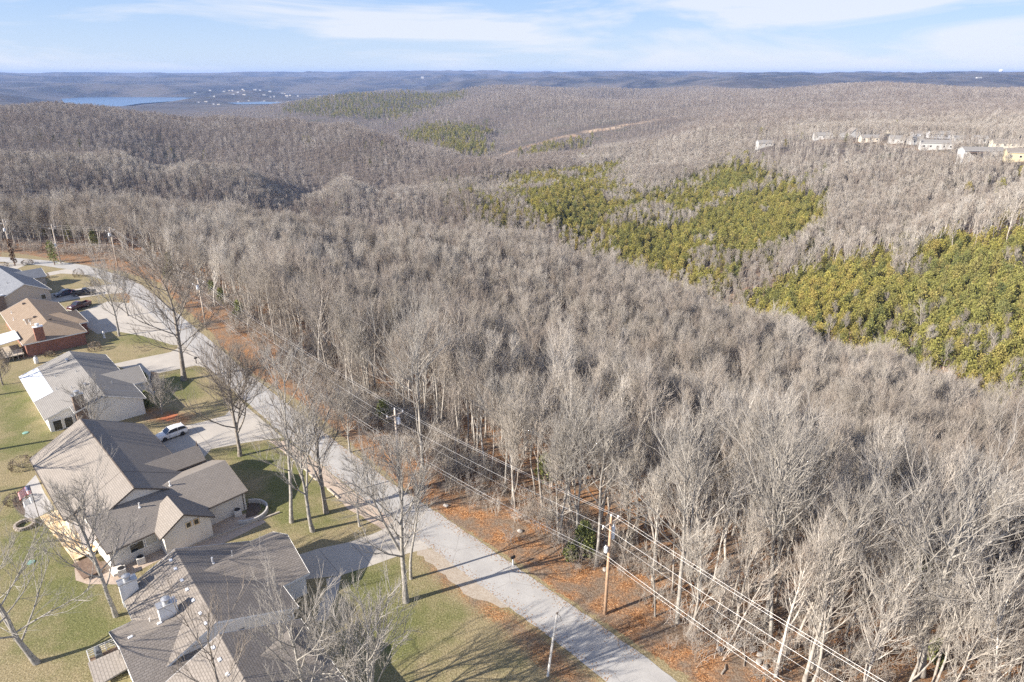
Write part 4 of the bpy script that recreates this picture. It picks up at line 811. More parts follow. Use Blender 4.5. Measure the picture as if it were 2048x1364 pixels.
# garage door and gable trim, side windows
gd = FG(8.95, 0, 1.1); MB().box((gd[0], gd[1], 1.1), (0.06, 4.9, 2.2), rz=FG.ang).build('garage_door', WHITE, h)
for w_ in (-6.2,): window(h, FA(13.05, w_ + 1.2, 1.5), 1.2, 1.1, FA.ang)
window(h, FBG(4.0, 3.0, 1.5), 1.4, 1.1, FBG.ang - math.pi / 2)
# deck with covered grill
dk = MB(); c = FA(6.4, 8.4, 0.7); dk.box((c[0], c[1], 0.62), (3.4, 2.6, 0.12), rz=FA.ang); deck = dk.build('deck', WOODD, h)
rl = MB()
for s in (4.8, 5.7, 6.6, 7.5, 8.1): x, y, z = FA(s, 9.7, 0); rl.box((x, y, 0.6), (0.09, 0.09, 2.2), rz=FA.ang)
for w_ in (7.4, 8.2, 9.0): x, y, z = FA(4.72, w_, 0); rl.box((x, y, 0.6), (0.09, 0.09, 2.2), rz=FA.ang)
for z_ in (1.0, 1.25, 1.5, 1.7): a = FA(4.72, 9.7, z_); b_ = FA(8.1, 9.7, z_); c_ = FA(4.72, 7.3, z_); rl.tube([a, b_], 0.03, 4); rl.tube([a, c_], 0.03, 4)
rl.build('railing', WHITE, deck)
local(h)
x, y, z = FA(5.3, 8.9, 0.68); gr = MB(); gr.box((x, y, z + 0.45), (1.1, 0.6, 0.9), rz=FA.ang); gr.box((x, y, z + 1.05), (0.8, 0.45, 0.35), rz=FA.ang)
tag(gr.build('grill', mat('grey_cover', (0.10, 0.11, 0.12), 0.7), None, bevel=0.12), 'grill under a dark grey cover on the deck corner', 'grill')
# ---- second house: big taupe gable with a long side wing
h = empty('house', (-50, 74, 0)); tag(h, 'large taupe roofed house with a long side wing and cream walls, second from the camera', 'house')
RB, TB, WB = MB(), MB(), MB()
F2 = Fr((-60.5, 85.2), (-44.6, 68.6)); F2S = Fr((-48.6, 65.0), (-37.5, 77.1)); F2N = Fr((-49.2, 74.6), (-42.8, 81.0)); F2W = Fr((-41.4, 69.5), (-37.8, 65.8))
gable(RB, TB, WB, F2, -0.9, 18.1, 7.7, 6.85, 6.5, 2.8, 2.8)
gable(RB, TB, WB, F2, 18.1, 23.1, 7.7, 5.0, 6.5, 2.8, 3.78)
gable(RB, TB, WB, F2S, 0, 16.5, 5.4, 5.45, 5.0, 2.8, 2.8)
gable(RB, TB, WB, F2N, 0, 9.2, 2.2, 2.0, 5.0, 3.4, 3.5)
gable(RB, TB, WB, F2W, 0, 5.2, 3.3, 2.9, 4.75, 2.8, 2.8)
finish(h, RB, TB, WB, SH_TAUPE2, DARKTRIM, STUCCO)
def wall_pt(F, s, w, z): return F(s, w, z)
window(h, F2W(4.93, -0.35, 3.0), 0.55, 0.7, F2W.ang, frame=WOODN); window(h, F2W(4.93, -1.25, 3.0), 0.55, 0.7, F2W.ang, frame=WOODN)
window(h, F2S(3.1, 5.03, 1.75), 1.5, 1.1, F2S.ang - math.pi / 2); window(h, F2S(4.7, 5.03, 1.75), 1.3, 1.1, F2S.ang - math.pi / 2, glass=mat('window_blind', (0.45, 0.44, 0.40), 0.4))
for k in range(4): window(h, F2(1.6 + 4.2 * k, 6.42, 1.5), 1.5, 1.3, F2.ang - math.pi / 2, bars=1)
for k in range(2): window(h, F2S(16.22, -2.6 + 3.2 * k, 1.5), 1.3, 1.2, F2S.ang, bars=1)
x, y, z = F2S(9.3, 0.4, 4.85); vent_pipe(h, x, y, z, 0.55, 0.08, WHITE); x, y, z = F2S(5.2, 1.6, roofz(1.6, 5.4, 5.45, 5, 2.8, 2.8)); vent_pipe(h, x, y, z, 0.55, 0.08, WHITE)
for F, s, z0 in ((F2S, 0.05, 5.0), (F2N, 9.1, 5.0)):      # dark finials on the ridge ends
    x, y, z = F(s, 0, z0); MB().lathe((x, y, z), [(0.14, -0.1), (0.10, 0.15), (0.03, 0.7)], 6).build('finial', DARKTRIM, h)
rc = MB(); rc.tube([F2(-0.8, 0, 6.53), F2(23.0, 0, 6.53)], 0.09, 5); rc.build('ridge_cap', DARKTRIM, h)
# ribbed metal roof at the back corner and the new wooden deck
rb = MB(); q = [F2S(0.5, -4.7, 3.1), F2S(0.35, 2.0, 3.1), F2S(-1.2, 2.4, 2.6), F2S(-0.6, -4.0, 2.6)]
rb.add(q, [(3, 2, 1, 0)], [[(0, 1), (6, 1), (6, 0), (0, 0)]]); rb.add([(a, b_, c - 0.1) for a, b_, c in q], [(0, 1, 2, 3)], [[(0, 0)] * 4]); rb.build('porch_roof', RIB, h)
pp = MB()
for w_ in (-4.2, -1.2, 1.7): x, y, z = F2S(-0.75, w_ * .9, 0); pp.box((x, y, 1.2), (0.14, 0.14, 2.6), rz=F2S.ang)
pp.build('porch_post', WHITE, h)
dk = MB()
for i in range(13): x, y, z = F2S(-0.6 if i < 6 else -0.9, -11.6 + i * 0.95, 0.32); dk.box((x, y, 0.32), (3.4 if i < 6 else 2.6, 0.92, 0.1), rz=F2S.ang)
dk.build('deck', WOODN, h)
dk = MB(); x, y, z = F2S(-1.4, 2.7, 0.3); dk.box((x, y, 0.34), (2.2, 3.6, 0.1), rz=F2S.ang); dk.build('dark_deck', WOODD, h)
st = MB(); x, y, z = F2S(0.5, 5.8, 0); st.box((x, y, 0.4), (1.2, 1.4, 0.3), rz=F2S.ang); st.build('steps', STUCCO, h)
local(h)
def gutter(root, F, s0, s1, w, z, m, side):
    q = MB(); q.tube([F(s0, w + side * 0.06, z - 0.09), F(s1, w + side * 0.06, z - 0.09)], 0.065, 6); o = q.build('gutter', m, root); p_ = MB()
    for s_ in (s0 + 0.4, s1 - 0.4): p_.tube([F(s_, w + side * 0.03, z - 0.12), F(s_, w - side * 0.38, z - 0.5), F(s_, w - side * 0.40, 0.1)], 0.045, 5)
    p_.build('downpipe', m, o); o.matrix_parent_inverse = Matrix.Translation(root.location).inverted()
gutter(h, F2S, 0.1, 16.3, 5.45, 2.8, DARKTRIM, 1); gutter(h, F2, -0.8, 18.0, 6.85, 2.8, DARKTRIM, 1); gutter(h, F2, -0.8, 11.0, -7.7, 2.8, DARKTRIM, -1)
# ---- third house: grey roof, white walls, metal patio roof
h = empty('house', (-71, 104, 0)); tag(h, 'grey roofed white house with a white metal panel set in its back roof', 'house')
RB, TB, WB = MB(), MB(), MB(); F3 = Fr((-80.4, 114.7), (-63.6, 96.3)); F3G = Fr((-71.6, 104.5), (-65.6, 109.6))
gable(RB, TB, WB, F3, 0, 21.8, 5.5, 8.2, 5.0, 2.8, 2.45)
gable(RB, TB, WB, F3, 21.8, 24.9, 5.5, 4.6, 5.0, 2.8, 3.57)
gable(RB, TB, WB, F3G, 0, 8.2, 3.2, 4.1, 4.3, 3.0, 2.75)
finish(h, RB, TB, WB, SH_GREY, WHITE, SID_WHITE)
q = [F3(0.1, 5.3, 0), F3(13.6, 5.3, 0), F3(13.6, 8.3, 0), F3(0.1, 8.3, 0)]; zz = [roofz(w_, 5.5, 8.2, 5, 2.8, 2.45) + 0.05 for w_ in (5.3, 5.3, 8.3, 8.3)]
mp_ = MB(); vs = [(a[0], a[1], z) for a, z in zip(q, zz)]; mp_.add(vs + [(a, b_, c - .04) for a, b_, c in vs], [(0, 1, 2, 3), (7, 6, 5, 4), (0, 4, 5, 1), (1, 5, 6, 2), (2, 6, 7, 3), (3, 7, 4, 0)])
for k in range(28): a = F3(0.2 + k * 0.5, 5.3, zz[0] + .02); b_ = F3(0.2 + k * 0.5, 8.28, zz[2] + .02); mp_.tube([a, b_], 0.025, 4)
mp_.build('metal_patio_roof', METW, h)
for k in range(4): window(h, F3(21.55, 1.9 + 1.5 * k + 0.3, 0.9), 1.15, 1.7, F3.ang)
for k in range(5): window(h, F3(3 + 3.8 * k, 7.78, 1.2), 1.2, 1.1, F3.ang - math.pi / 2)
chimney(h, F3, 24.2, 3.6, 1.0, 1.5, 6.1, BRICK_DK, METAL, 0.0)
for s, w_ in ((4.0, 1.2), (17.5, 1.3)): x, y, z = F3(s, w_, roofz(w_, 5.5, 8.2, 5, 2.8, 2.45)); turbine(h, x, y, z)
for s, w_ in ((10.5, 1.1), (16, 3.0), (13.5, 4.8), (8, 3.9), (18, -2.4)): x, y, z = F3(s, w_, roofz(w_, 5.5, 8.2, 5, 2.8, 2.45)); vent_pipe(h, x, y, z, 0.35, 0.07)
local(h)
# ---- fourth house: brown hip roof, red brick
h = empty('house', (-98, 134, 0)); tag(h, 'brown roofed red brick house with a brick chimney and a metal roofed back porch', 'house')
RB, TB, WB = MB(), MB(), MB(); F4 = Fr((-104.4, 141.3), (-94.6, 130.7)); 
gable(RB, TB, WB, F4, -6.6, 19.6, 5.6, 5.5, 5.0, 2.8, 2.8, h0=0, h1=5.2)
gable(RB, TB, WB, Fr(F4(8.0, 3, 0)[:2], F4(8.0, -7.3, 0)[:2]), 0, 10.3, 5.2, 5.2, 4.5, 2.8, 2.8, h1=3.8)
finish(h, RB, TB, WB, SH_BROWN, WHITE, BRICK_RED)
chimney(h, F4, 18.9, 2.3, 1.0, 1.6, 5.6, BRICK_RED, METW, 0)
for s, w_ in ((-3.5, 1.2), (8.5, 1.2), (12.8, -0.8)): x, y, z = F4(s, w_, roofz(w_, 5.6, 5.5, 5, 2.8, 2.8)); MB().box((x, y, z + 0.18), (0.5, 0.5, 0.35), rz=0.4).build('roof_vent', DARKTRIM, h, bevel=0.05)
for s, w_ in ((-2, 3.9), (3, 4.3), (9.3, 2.4), (11, 2.4)): x, y, z = F4(s, w_, roofz(w_, 5.6, 5.5, 5, 2.8, 2.8)); vent_pipe(h, x, y, z, 0.5, 0.07, WHITE)
pr_ = MB(); q = [F4(10.5, 5.3, 3.3), F4(16.8, 5.3, 3.3), F4(17.2, 10.3, 2.8), F4(10.3, 10.3, 2.8)]; pr_.add(q + [(a, b_, c - .12) for a, b_, c in q], [(0, 1, 2, 3), (7, 6, 5, 4), (0, 4, 5, 1), (1, 5, 6, 2), (2, 6, 7, 3), (3, 7, 4, 0)]); pr_.build('porch_roof', METW, h)
dk = MB(); x, y, z = F4(16.0, 7.9, 0.9); dk.box((x, y, 0.9), (6.8, 4.6, 0.14), rz=F4.ang); deck = dk.build('deck', WOODG, h)
rl = MB()
for k in range(9): x, y, z = F4(12.7 + k * 0.82, 10.1, 0); rl.box((x, y, 1.0), (0.1, 0.1, 2.0), rz=F4.ang)
for k in range(6): x, y, z = F4(19.3, 5.8 + k * 0.86, 0); rl.box((x, y, 1.0), (0.1, 0.1, 2.0), rz=F4.ang)
for z_ in (1.3, 1.6, 1.95): a = F4(12.7, 10.1, z_); b_ = F4(19.3, 10.1, z_); c_ = F4(19.3, 5.6, z_); rl.tube([a, b_], 0.05, 4); rl.tube([b_, c_], 0.05, 4)
rl.build('railing', WOODG, deck); pp = MB()
for s, w_ in ((16.6, 10.0), (10.8, 10.0)): x, y, z = F4(s, w_, 0); pp.box((x, y, 1.4), (0.16, 0.16, 2.8), rz=F4.ang)
pp.build('porch_post', WHITE, h)
sg = MB(); x, y, z = F4(2.0, 8.5, 1.2); sg.box((x, y, 2.2), (3.0, 2.6, 0.12), rz=F4.ang); sg.box((x, y, 1.0), (3.0, 2.6, 0.12), rz=F4.ang)
local(h)
# ---- fifth house: slate roof, beige walls
h = empty('house', (-127, 164, 0)); tag(h, 'slate blue roofed beige house farthest left by the bend', 'house')
RB, TB, WB = MB(), MB(), MB(); F5 = Fr((-131.4, 169.9), (-116.8, 156.7))
gable(RB, TB, WB, F5, -6, 21.0, 5.2, 5.5, 5.4, 2.8, 2.8)
gable(RB, TB, WB, Fr(F5(3.0, 1, 0)[:2], F5(3.0, -8.2, 0)[:2]), 0, 9.2, 3.0, 3.0, 4.4, 2.8, 2.8)
finish(h, RB, TB, WB, SH_BLUE, WHITE, SID_BEIGE)
for s, w_ in ((14, 2.0), (12, 3.6), (4, 2.2)): x, y, z = F5(s, w_, roofz(w_, 5.2, 5.5, 5.4, 2.8, 2.8)); vent_pipe(h, x, y, z, 0.5, 0.1)
chimney(h, F5, 20.6, 5.4, 1.2, 1.6, 3.6, BRICK_DK, WHITE, 0)
window(h, F5(20.72, -3.2, 1.4), 1.0, 1.2, F5.ang)
local(h)
# ---- homes on the far ridge
def far_home(px, py, d, wd, k):
    r = ray(px, py); hh = math.hypot(r[0], r[1]); x, y = r[0] / hh * d, r[1] / hh * d; z = h1(x, y)
    labs = ['low white home alone at the left end of the far ridge row', 'white home with a pale roof second from the left on the far ridge', 'tiny white shed between two homes on the far ridge', 'far white home with a steep front gable', 'long low cream home right of the steep gable', 'white boxy home near the middle of the far ridge row', 'small white home with a grey roof at the middle of the ridge row', 'white home standing behind the middle of the ridge row', 'widest white two storey home on the far ridge', 'grey roofed home behind the widest white home', 'low white home right of the widest one', 'white home with a pale roof right of centre in the ridge row', 'large white and dark home with a covered porch at the clearing', 'long tan roofed home behind the porch home', 'yellow cream home at the right edge of the picture', 'tan roofed home half hidden behind the ridge row']
    cols = [DULLW, DULLW, DULLW, DULLW, SID_CREAM, DULLW, DULLW, SID_GREY, DULLW, SID_GREY, DULLW, DULLW, DULLW, SID_CREAM, SID_YEL, SID_CREAM]
    rfs = [SH_GREY, SH_GREY, SH_GREY, SH_TAUPE, SH_GREY, SH_GREY, SH_GREY, SH_TAUPE, SH_GREY, SH_GREY, SH_GREY, SH_GREY, SH_GREY, SH_TAUPE, SH_TAUPE, SH_TAUPE]
    e = empty('ridge_home', (x, y, z + 0.5)); tag(e, labs[k], 'house', 'homes along the far ridge'); RB, TB, WB = MB(), MB(), MB()
    a = math.atan2(x, y) * 0.35 + (k % 3 - 1) * 0.12; ca, sa = math.cos(a), math.sin(a); dp = 8 if wd > 7 else 5; ht = 3.8 if k in (8, 12, 14) else (3.0 if wd > 7 else 2.6)
    if k == 3: F = Fr((-sa * -dp / 2, ca * -dp / 2), (sa * -dp / 2, ca * dp / 2)); F = Fr((0, -5), (0, 5)); gable(RB, TB, WB, F, 0, 10, 4.5, 4.5, ht + 4, ht, ht, base=-6)
    else: F = Fr((-ca * wd / 2, sa * wd / 2), (ca * wd / 2, -sa * wd / 2)); gable(RB, TB, WB, F, 0, wd, dp / 2 + .4, dp / 2 + .4, ht + 1.9, ht, ht, base=-6)
    finish(e, RB, TB, WB, rfs[k], DULLW, cols[k])
    if wd > 7 and k != 3:
        n = max(2, int(wd / 4))
        for q in range(n):
            s = (q + 0.5) * wd / n
            for zz_ in ((1.6,) if ht < 5 else (1.3, 4.0)): window(e, F(s, dp / 2 - 0.04 + 0.0, zz_), 1.3, 1.2, F.ang - math.pi / 2)
    if k == 12:
        pc = MB(); F_ = F
        x0 = F_(8, dp / 2 + 1.6, 0); pc.box((x0[0], x0[1], 3.0), (11, 3.0, 0.25), rz=F_.ang)
        for s in (3, 6.5, 10, 13.3): q_ = F_(s, dp / 2 + 3.0, 0); pc.box((q_[0], q_[1], 0.2), (0.2, 0.2, 5.4), rz=F_.ang)
        pc.build('porch', mat('porch_dark_wood', (0.14, 0.10, 0.08), 0.8), e)
DULLW = lap('far_white_siding', (0.44, 0.44, 0.43)); SID_CREAM = lap('cream_siding', (0.60, 0.55, 0.46)); SID_YEL = lap('yellow_siding', (0.58, 0.50, 0.32))
for a in FARHOMES: far_home(*a)
# specks of houses and a white tower much farther off
def speck(px, py, d, wd, ht, m, label, rf=None):
    r = ray(px, py); hh = math.hypot(r[0], r[1]); x, y = r[0] / hh * d, r[1] / hh * d; z = h1(x, y); e = empty('distant_house', (x, y, z)); tag(e, label, 'house', 'far off buildings among the hills')
    RB, TB, WB = MB(), MB(), MB(); F = Fr((-wd / 2, 0), (wd / 2, 0)); gable(RB, TB, WB, F, 0, wd, wd * 0.28, wd * 0.28, ht * 1.5, ht, ht, base=-12); finish(e, RB, TB, WB, rf or SH_GREY, DULLW, m)
SPK = [(202, 179, 6400), (262, 180, 6200), (98, 181, 6600), (845, 158, 7000), (933, 175, 3400), (1955, 168, 4500), (1425, 181, 2500), (1535, 191, 2300), (1590, 183, 2300), (1630, 215, 1600), (1762, 180, 1900), (1755, 199, 1650), (1770, 207, 1500), (1763, 186, 1800)]
for i, (px, py, d) in enumerate(SPK): speck(px, py, d, 15 if d < 3000 else 26, 3.5 if d < 3000 else 5.5, DULLW, 'tiny white building speck among the wooded hills')
rs = random.Random(5)
for i in range(64):
    px = rs.uniform(385, 690); py = 190 + (690 - px) * 0.045 + rs.uniform(-4, 12); d = rs.uniform(3600, 5200)
    speck(px, py, d, rs.uniform(9, 20), rs.uniform(3, 4.5), rs.choice([DULLW, SID_GREY, SID_CREAM]), 'tiny pale building in the lakeside town')
r = ray(2000, 150); hh = math.hypot(r[0], r[1]); d = 9000; x, y = r[0] / hh * d, r[1] / hh * d; z = h1(x, y)
e = empty('water_tower', (x, y, z)); MB().lathe((0, 0, 0), [(8, -20), (6, 25), (5, 30)], 16).build('stem', WHITE, e); MB().lathe((0, 0, 30), [(5, 0), (17, 8), (20, 16), (17, 24), (6, 30)], 20).build('tank', WHITE, e); tag(e, 'white water tower on the horizon at the right', 'water tower')
# ------------------------------------------------------------------ power line along the wood's edge
POLE_W = mat('pole_wood', (0.42, 0.35, 0.28), 0.9, col2=(0.56, 0.49, 0.41), scale=3); POLE_B = mat('pole_wood_brown', (0.36, 0.23, 0.14), 0.9, col2=(0.48, 0.33, 0.22), scale=3)
PORC = mat('porcelain', (0.75, 0.76, 0.78), 0.3); ALU = mat('weathered_aluminium', (0.55, 0.55, 0.55), 0.45, 0.2); CAN = mat('transformer_paint', (0.66, 0.69, 0.72), 0.4); DARKW = mat('dark_cable', (0.06, 0.06, 0.065), 0.6)
PL = [((30.7, 29.9), 12.2), (g(1210, 1228), 12.0), (g(801, 985), 12.3), (g(413, 660), 11.2), (g(236, 535), 11.4), (g(122, 527), 11.2), (g(30, 530), 13.0)]
PLAB = [None, 'brown utility pole with crossarm and two white transformers at the lower right', 'utility pole with one transformer in the middle of the line beside the road', 'utility pole on the roadside past the big oak', 'utility pole at the bend where the wires turn left', 'utility pole with a white transformer, second from the left end', 'tall utility pole farthest left in the line']
DIRS = []
for i in range(len(PL)):
    a = PL[max(i - 1, 0)][0]; b = PL[min(i + 1, len(PL) - 1)][0]; l = math.dist(a, b); DIRS.append(((b[0] - a[0]) / l, (b[1] - a[1]) / l))
ATT = []
for i, ((x, y), H) in enumerate(PL):
    dx, dy = DIRS[i]; nx_, ny_ = dy, -dx; ang = math.atan2(ny_, nx_)
    # three phase points on the crossarm and pole top, neutral and two cables lower down
    ATT.append([(x + nx_ * 1.15, y + ny_ * 1.15, H - 0.45), (x, y, H + 0.28), (x - nx_ * 1.15, y - ny_ * 1.15, H - 0.45), (x + nx_ * 0.14, y + ny_ * 0.14, H - 2.6), (x - nx_ * .2, y - ny_ * .2, H - 4.6), (x - nx_ * .2, y - ny_ * .2, H - 5.0)])
    if i == 0: pass
    e = empty('utility_pole', (x, y, 0)); MB().tube([(0, 0, -0.5), (0, 0, H * .5), (0, 0, H)], [0.19, 0.16, 0.12], 10).build('pole', POLE_B if i == 1 else POLE_W, e, smooth=True)
    MB().box((0, 0, H - 0.75), (2.6, 0.11, 0.13), rz=ang).build('crossarm', POLE_W, e); br = MB()
    for s in (-1, 1): br.tube([(s * 0.8 * nx_, s * 0.8 * ny_, H - 0.8), (0, 0, H - 1.5)], 0.025, 4)
    br.build('arm_brace', METAL, e)
    for q in (-1.15, 0, 1.15):
        z0 = H - 0.7 if q else H; MB().lathe((q * nx_, q * ny_, z0), [(0.03, 0), (0.03, 0.08), (0.09, 0.1), (0.10, 0.16), (0.05, 0.18), (0.08, 0.2), (0.08, 0.26), (0.03, 0.3)], 8).build('insulator', PORC, e)
    tf = {1: [(0.45, H - 2.0), (0.45, H - 2.75), (-0.5, H - 3.9)], 2: [(0.42, H - 2.1)], 3: [(-.3, H - 1.9)], 4: [(-.4, H - 2.2)], 5: [(-.45, H - 6)], 6: [(-0.5, H - 3)]}.get(i, [])
    for off, z0 in tf:
        s_ = 0.75 if i in (1,) else 1.0; t_ = MB().lathe((off * nx_, off * ny_, z0), [(0.26 * s_, 0), (0.28 * s_, 0.05), (0.28 * s_, 0.75 * s_), (0.22 * s_, 0.84 * s_), (0.06, 0.86 * s_)], 14).build('transformer', CAN, e, smooth=False)
        MB().lathe((off * nx_ * 1.2, off * ny_ * 1.2, z0 + .84 * s_), [(0.04, 0), (0.06, 0.08), (0.03, 0.25)], 6).build('bushing', PORC, t_)
    tag(e, PLAB[i] or 'utility pole just past the right edge of the picture', 'utility pole', 'utility poles along the road')
WL = ['wood side bare wire of the power line', 'topmost bare wire of the power line running over the pole tops', 'road side bare wire of the power line on the crossarms', 'single wire on the poles just below the crossarms', 'bright cable hung low on the poles', 'lowest cable of the pole line, just under the bright one']
for k in range(6):
    mb = MB()
    for i in range(len(ATT) - 1):
        a, b = Vector(ATT[i][k]), Vector(ATT[i + 1][k]); Ls = (b - a).length; sag = (0.010, 0.010, 0.010, 0.012, 0.016, 0.018)[k] * Ls; n = 14
        pts = [a.lerp(b, t / n) - Vector((0, 0, sag * 4 * (t / n) * (1 - t / n))) for t in range(n + 1)]
        mb.tube(pts, (0.011, 0.011, 0.012, 0.007, 0.014, 0.009)[k], 5)
    tag(mb.build('power_wire', ALU, None), WL[k], 'wire', 'wires of the roadside power line')
# white street light pole and its cable
x, y = g(1095, 1352); tx, ty = x + 0.75, y + 0.1
e = empty('lamp_post', (x, y, 0)); MB().tube([(0, 0, -.3), (0.35, .05, 3.6), (0.72, 0.1, 7.3)], [0.13, 0.11, 0.085], 10).build('post', mat('whitewashed_wood', (0.66, 0.65, 0.62), 0.8, col2=(0.5, 0.48, 0.45), scale=3), e)
m_ = MB(); m_.tube([(0.72, 0.1, 7.25), (1.0, 0.0, 7.1), (1.1, -.05, 6.6)], 0.02, 5); m_.tube([(1.1, -.05, 6.6), (0.9, 0, 6.35), (0.72, .05, 6.5)], 0.015, 4); m_.build('bracket', DARKTRIM, e)
MB().lathe((0.72, 0.1, 7.25), [(0.1, 0), (0.12, .06), (0.05, .16)], 8).build('cap', DARKTRIM, e); tag(e, 'leaning whitewashed post by the road in the foreground', 'post')
a = Vector((x + .74, y + .1, 7.3)); b = Vector(ATT[1][3]) - Vector((0, 0, .6)); tag(MB().tube([a.lerp(b, t / 10) - Vector((0, 0, 0.9 * 4 * t / 10 * (1 - t / 10) * .5)) for t in range(11)], 0.012, 4).build('service_cable', DARKW), 'thin dark cable from the leaning white post toward the brown pole', 'cable')
# ------------------------------------------------------------------ vehicles
def paint(name, c): 
    m = mat(name, c, 0.25, 0.0, spec=0.6); m.node_tree.nodes['Principled BSDF'].inputs['Coat Weight'].default_value = 0.6; return m
TYRE = mat('tyre_rubber', (0.02, 0.02, 0.02), 0.9); RIMM = mat('alloy_rim', (0.55, 0.56, 0.58), 0.3, 0.8); RIMD = mat('dark_rim', (0.05, 0.05, 0.055), 0.4, 0.5); CGL = mat('car_glass', (0.015, 0.02, 0.03), 0.05, spec=0.9)
LAMPM = mat('headlight_lens', (0.7, 0.72, 0.75), 0.15); TAIL = mat('tail_light_lens', (0.35, 0.02, 0.02), 0.2)
def loft(st, prof):
    """st: stations (x, half width, z bottom, z top, tuck); prof gives ring points"""
    V, F = [], []; n = len(prof)
    for x, hw, zb, zt, tk in st:
        for yy, zz in prof: V.append((x, yy * (hw - tk * max(0, (zz - 0.5) * 2)), zb + (zt - zb) * zz))
    for i in range(len(st) - 1):
        for k in range(n): F.append((i * n + k, (i + 1) * n + k, (i + 1) * n + (k + 1) % n, i * n + (k + 1) % n))
    F.append(tuple(range(n))); F.append(tuple((len(st) - 1) * n + k for k in range(n))[::-1]); return V, F
PB = [(-0.92, 0), (-1, 0.15), (-1, 0.62), (-0.95, 0.9), (-0.82, 1), (0.82, 1), (0.95, 0.9), (1, 0.62), (1, 0.15), (0.92, 0)]
def vehicle(name, kind, front_px, rear_px, body_m, rim, label, cat, wb=2.6):
    a, b = Vector((*g(*front_px), 0)), Vector((*g(*rear_px), 0)); d = (a - b).normalized(); n = Vector((-d.y, d.x, 0)); mid = (a + b) / 2
    if n.dot(mid) < 0: n = -n
    c = mid + n * 0.8; e = empty(name, (c.x, c.y, 0.012), math.atan2(d.y, d.x)); f, r = wb / 2, -wb / 2
    if kind == 'suv':
        st = [(f + .88, .72, .38, .72, .1), (f + .8, .84, .3, .86, .08), (f + .4, .9, .26, .97, .08), (f - .35, .92, .26, 1.04, .06), (0, .92, .26, 1.06, .05), (r + .2, .92, .26, 1.1, .05), (r - .5, .9, .28, 1.12, .06), (r - .82, .84, .34, 1.08, .08), (r - .9, .74, .42, .98, .1)]
        gh = [(f - .3, .84, 1.0, 1.06, .06), (f - 1.05, .86, 1.0, 1.54, .16), (f - 1.7, .86, 1.0, 1.6, .18), (r + .1, .85, 1.0, 1.57, .18), (r - .45, .83, 1.0, 1.48, .18), (r - .78, .8, 1.0, 1.12, .1)]
        rf = [(f - 1.0, .70), (f - 1.7, .69), (r + .1, .68), (r - .5, .66)]; zr = [1.545, 1.61, 1.58, 1.50]
    elif kind == 'pickup':
        st = [(f + .9, .8, .42, .95, .08), (f + .8, .9, .36, 1.08, .06), (f + .3, .94, .34, 1.14, .05), (f - .5, .95, .34, 1.16, .04), (f - 2.1, .95, .34, 1.14, .03), (f - 2.15, .95, .34, .8, .0), (r - 1.0, .94, .36, .8, .0), (r - 1.05, .92, .4, .8, .0)]
        gh = [(f - .45, .86, 1.1, 1.18, .06), (f - 1.05, .87, 1.1, 1.72, .16), (f - 1.8, .87, 1.1, 1.76, .16), (f - 2.05, .86, 1.1, 1.2, .1)]
        rf = [(f - 1.0, .70), (f - 1.3, .70), (f - 1.85, .70)]; zr = [1.73, 1.77, 1.765]
    else:
        st = [(f + .9, .7, .36, .6, .1), (f + .78, .84, .26, .74, .08), (f + .2, .89, .22, .86, .06), (f - .4, .9, .22, .92, .05), (0, .9, .22, .94, .04), (r + .1, .9, .22, .96, .05), (r - .6, .87, .26, .96, .06), (r - 1.0, .8, .34, .9, .08)]
        gh = [(f - .35, .82, .9, .94, .05), (f - 1.1, .82, .9, 1.38, .15), (f - 1.7, .82, .9, 1.44, .17), (r + .2, .81, .9, 1.38, .17), (r - .5, .78, .9, 1.0, .1)]
        rf = [(f - 1.05, .66), (f - 1.7, .65), (r + .2, .64)]; zr = [1.39, 1.45, 1.39]
    V, F = loft(st, PB); bd = MB().add(V, F)
    if kind == 'pickup':
        L0, L1 = f - 2.12, r - 1.05
        for s in (-1, 1): bd.box(((L0 + L1) / 2, s * .9, .97), (L0 - L1, .09, .36))
        bd.box((L1 + .04, 0, .97), (.08, 1.72, .36))
    body = bd.build('body', body_m, e, smooth=True); body.data.set_sharp_from_angle(angle=R(35)) if hasattr(body.data, 'set_sharp_from_angle') else None
    if kind == 'pickup': MB().box(((f - 2.12 + r - 1.05) / 2, 0, .815), (f - 2.12 - r + 1.0, 1.68, .02)).build('bed_liner', BLACK, body)
    V, F = loft(gh, PB); MB().add(V, F).build('windows', CGL, e, smooth=False)
    V = []; F = []
    for (x_, w_), z_ in zip(rf, zr): V += [(x_, -w_ - .03, z_ - .05), (x_, -w_ + .1, z_ + .01), (x_, w_ - .1, z_ + .01), (x_, w_ + .03, z_ - .05)]
    for i in range(len(rf) - 1):
        for k in range(3): F.append((i * 4 + k, i * 4 + k + 1, i * 4 + 5 + k, i * 4 + 4 + k))
    rp_ = MB().add(V, F)
    for s in (-1, 1):                   # pillars
        rp_.tube([(gh[0][0] + .02, s * gh[0][1] * .97, gh[0][2] + .04), (rf[0][0], s * (rf[0][1] + .03), zr[0] - .02)], 0.035, 4)
        rp_.tube([(gh[-1][0] - .02, s * gh[-1][1] * .95, gh[-1][2] + .06), (rf[-1][0], s * (rf[-1][1] + .02), zr[-1] - .02)], 0.07, 4)
        xm = (rf[0][0] + rf[-1][0]) / 2; rp_.tube([(xm, s * .9, gh[0][2] + .02), (xm, s * (rf[0][1] + .06), zr[1] - .05)], 0.03, 4)
    rp_.build('roof', body_m, e)
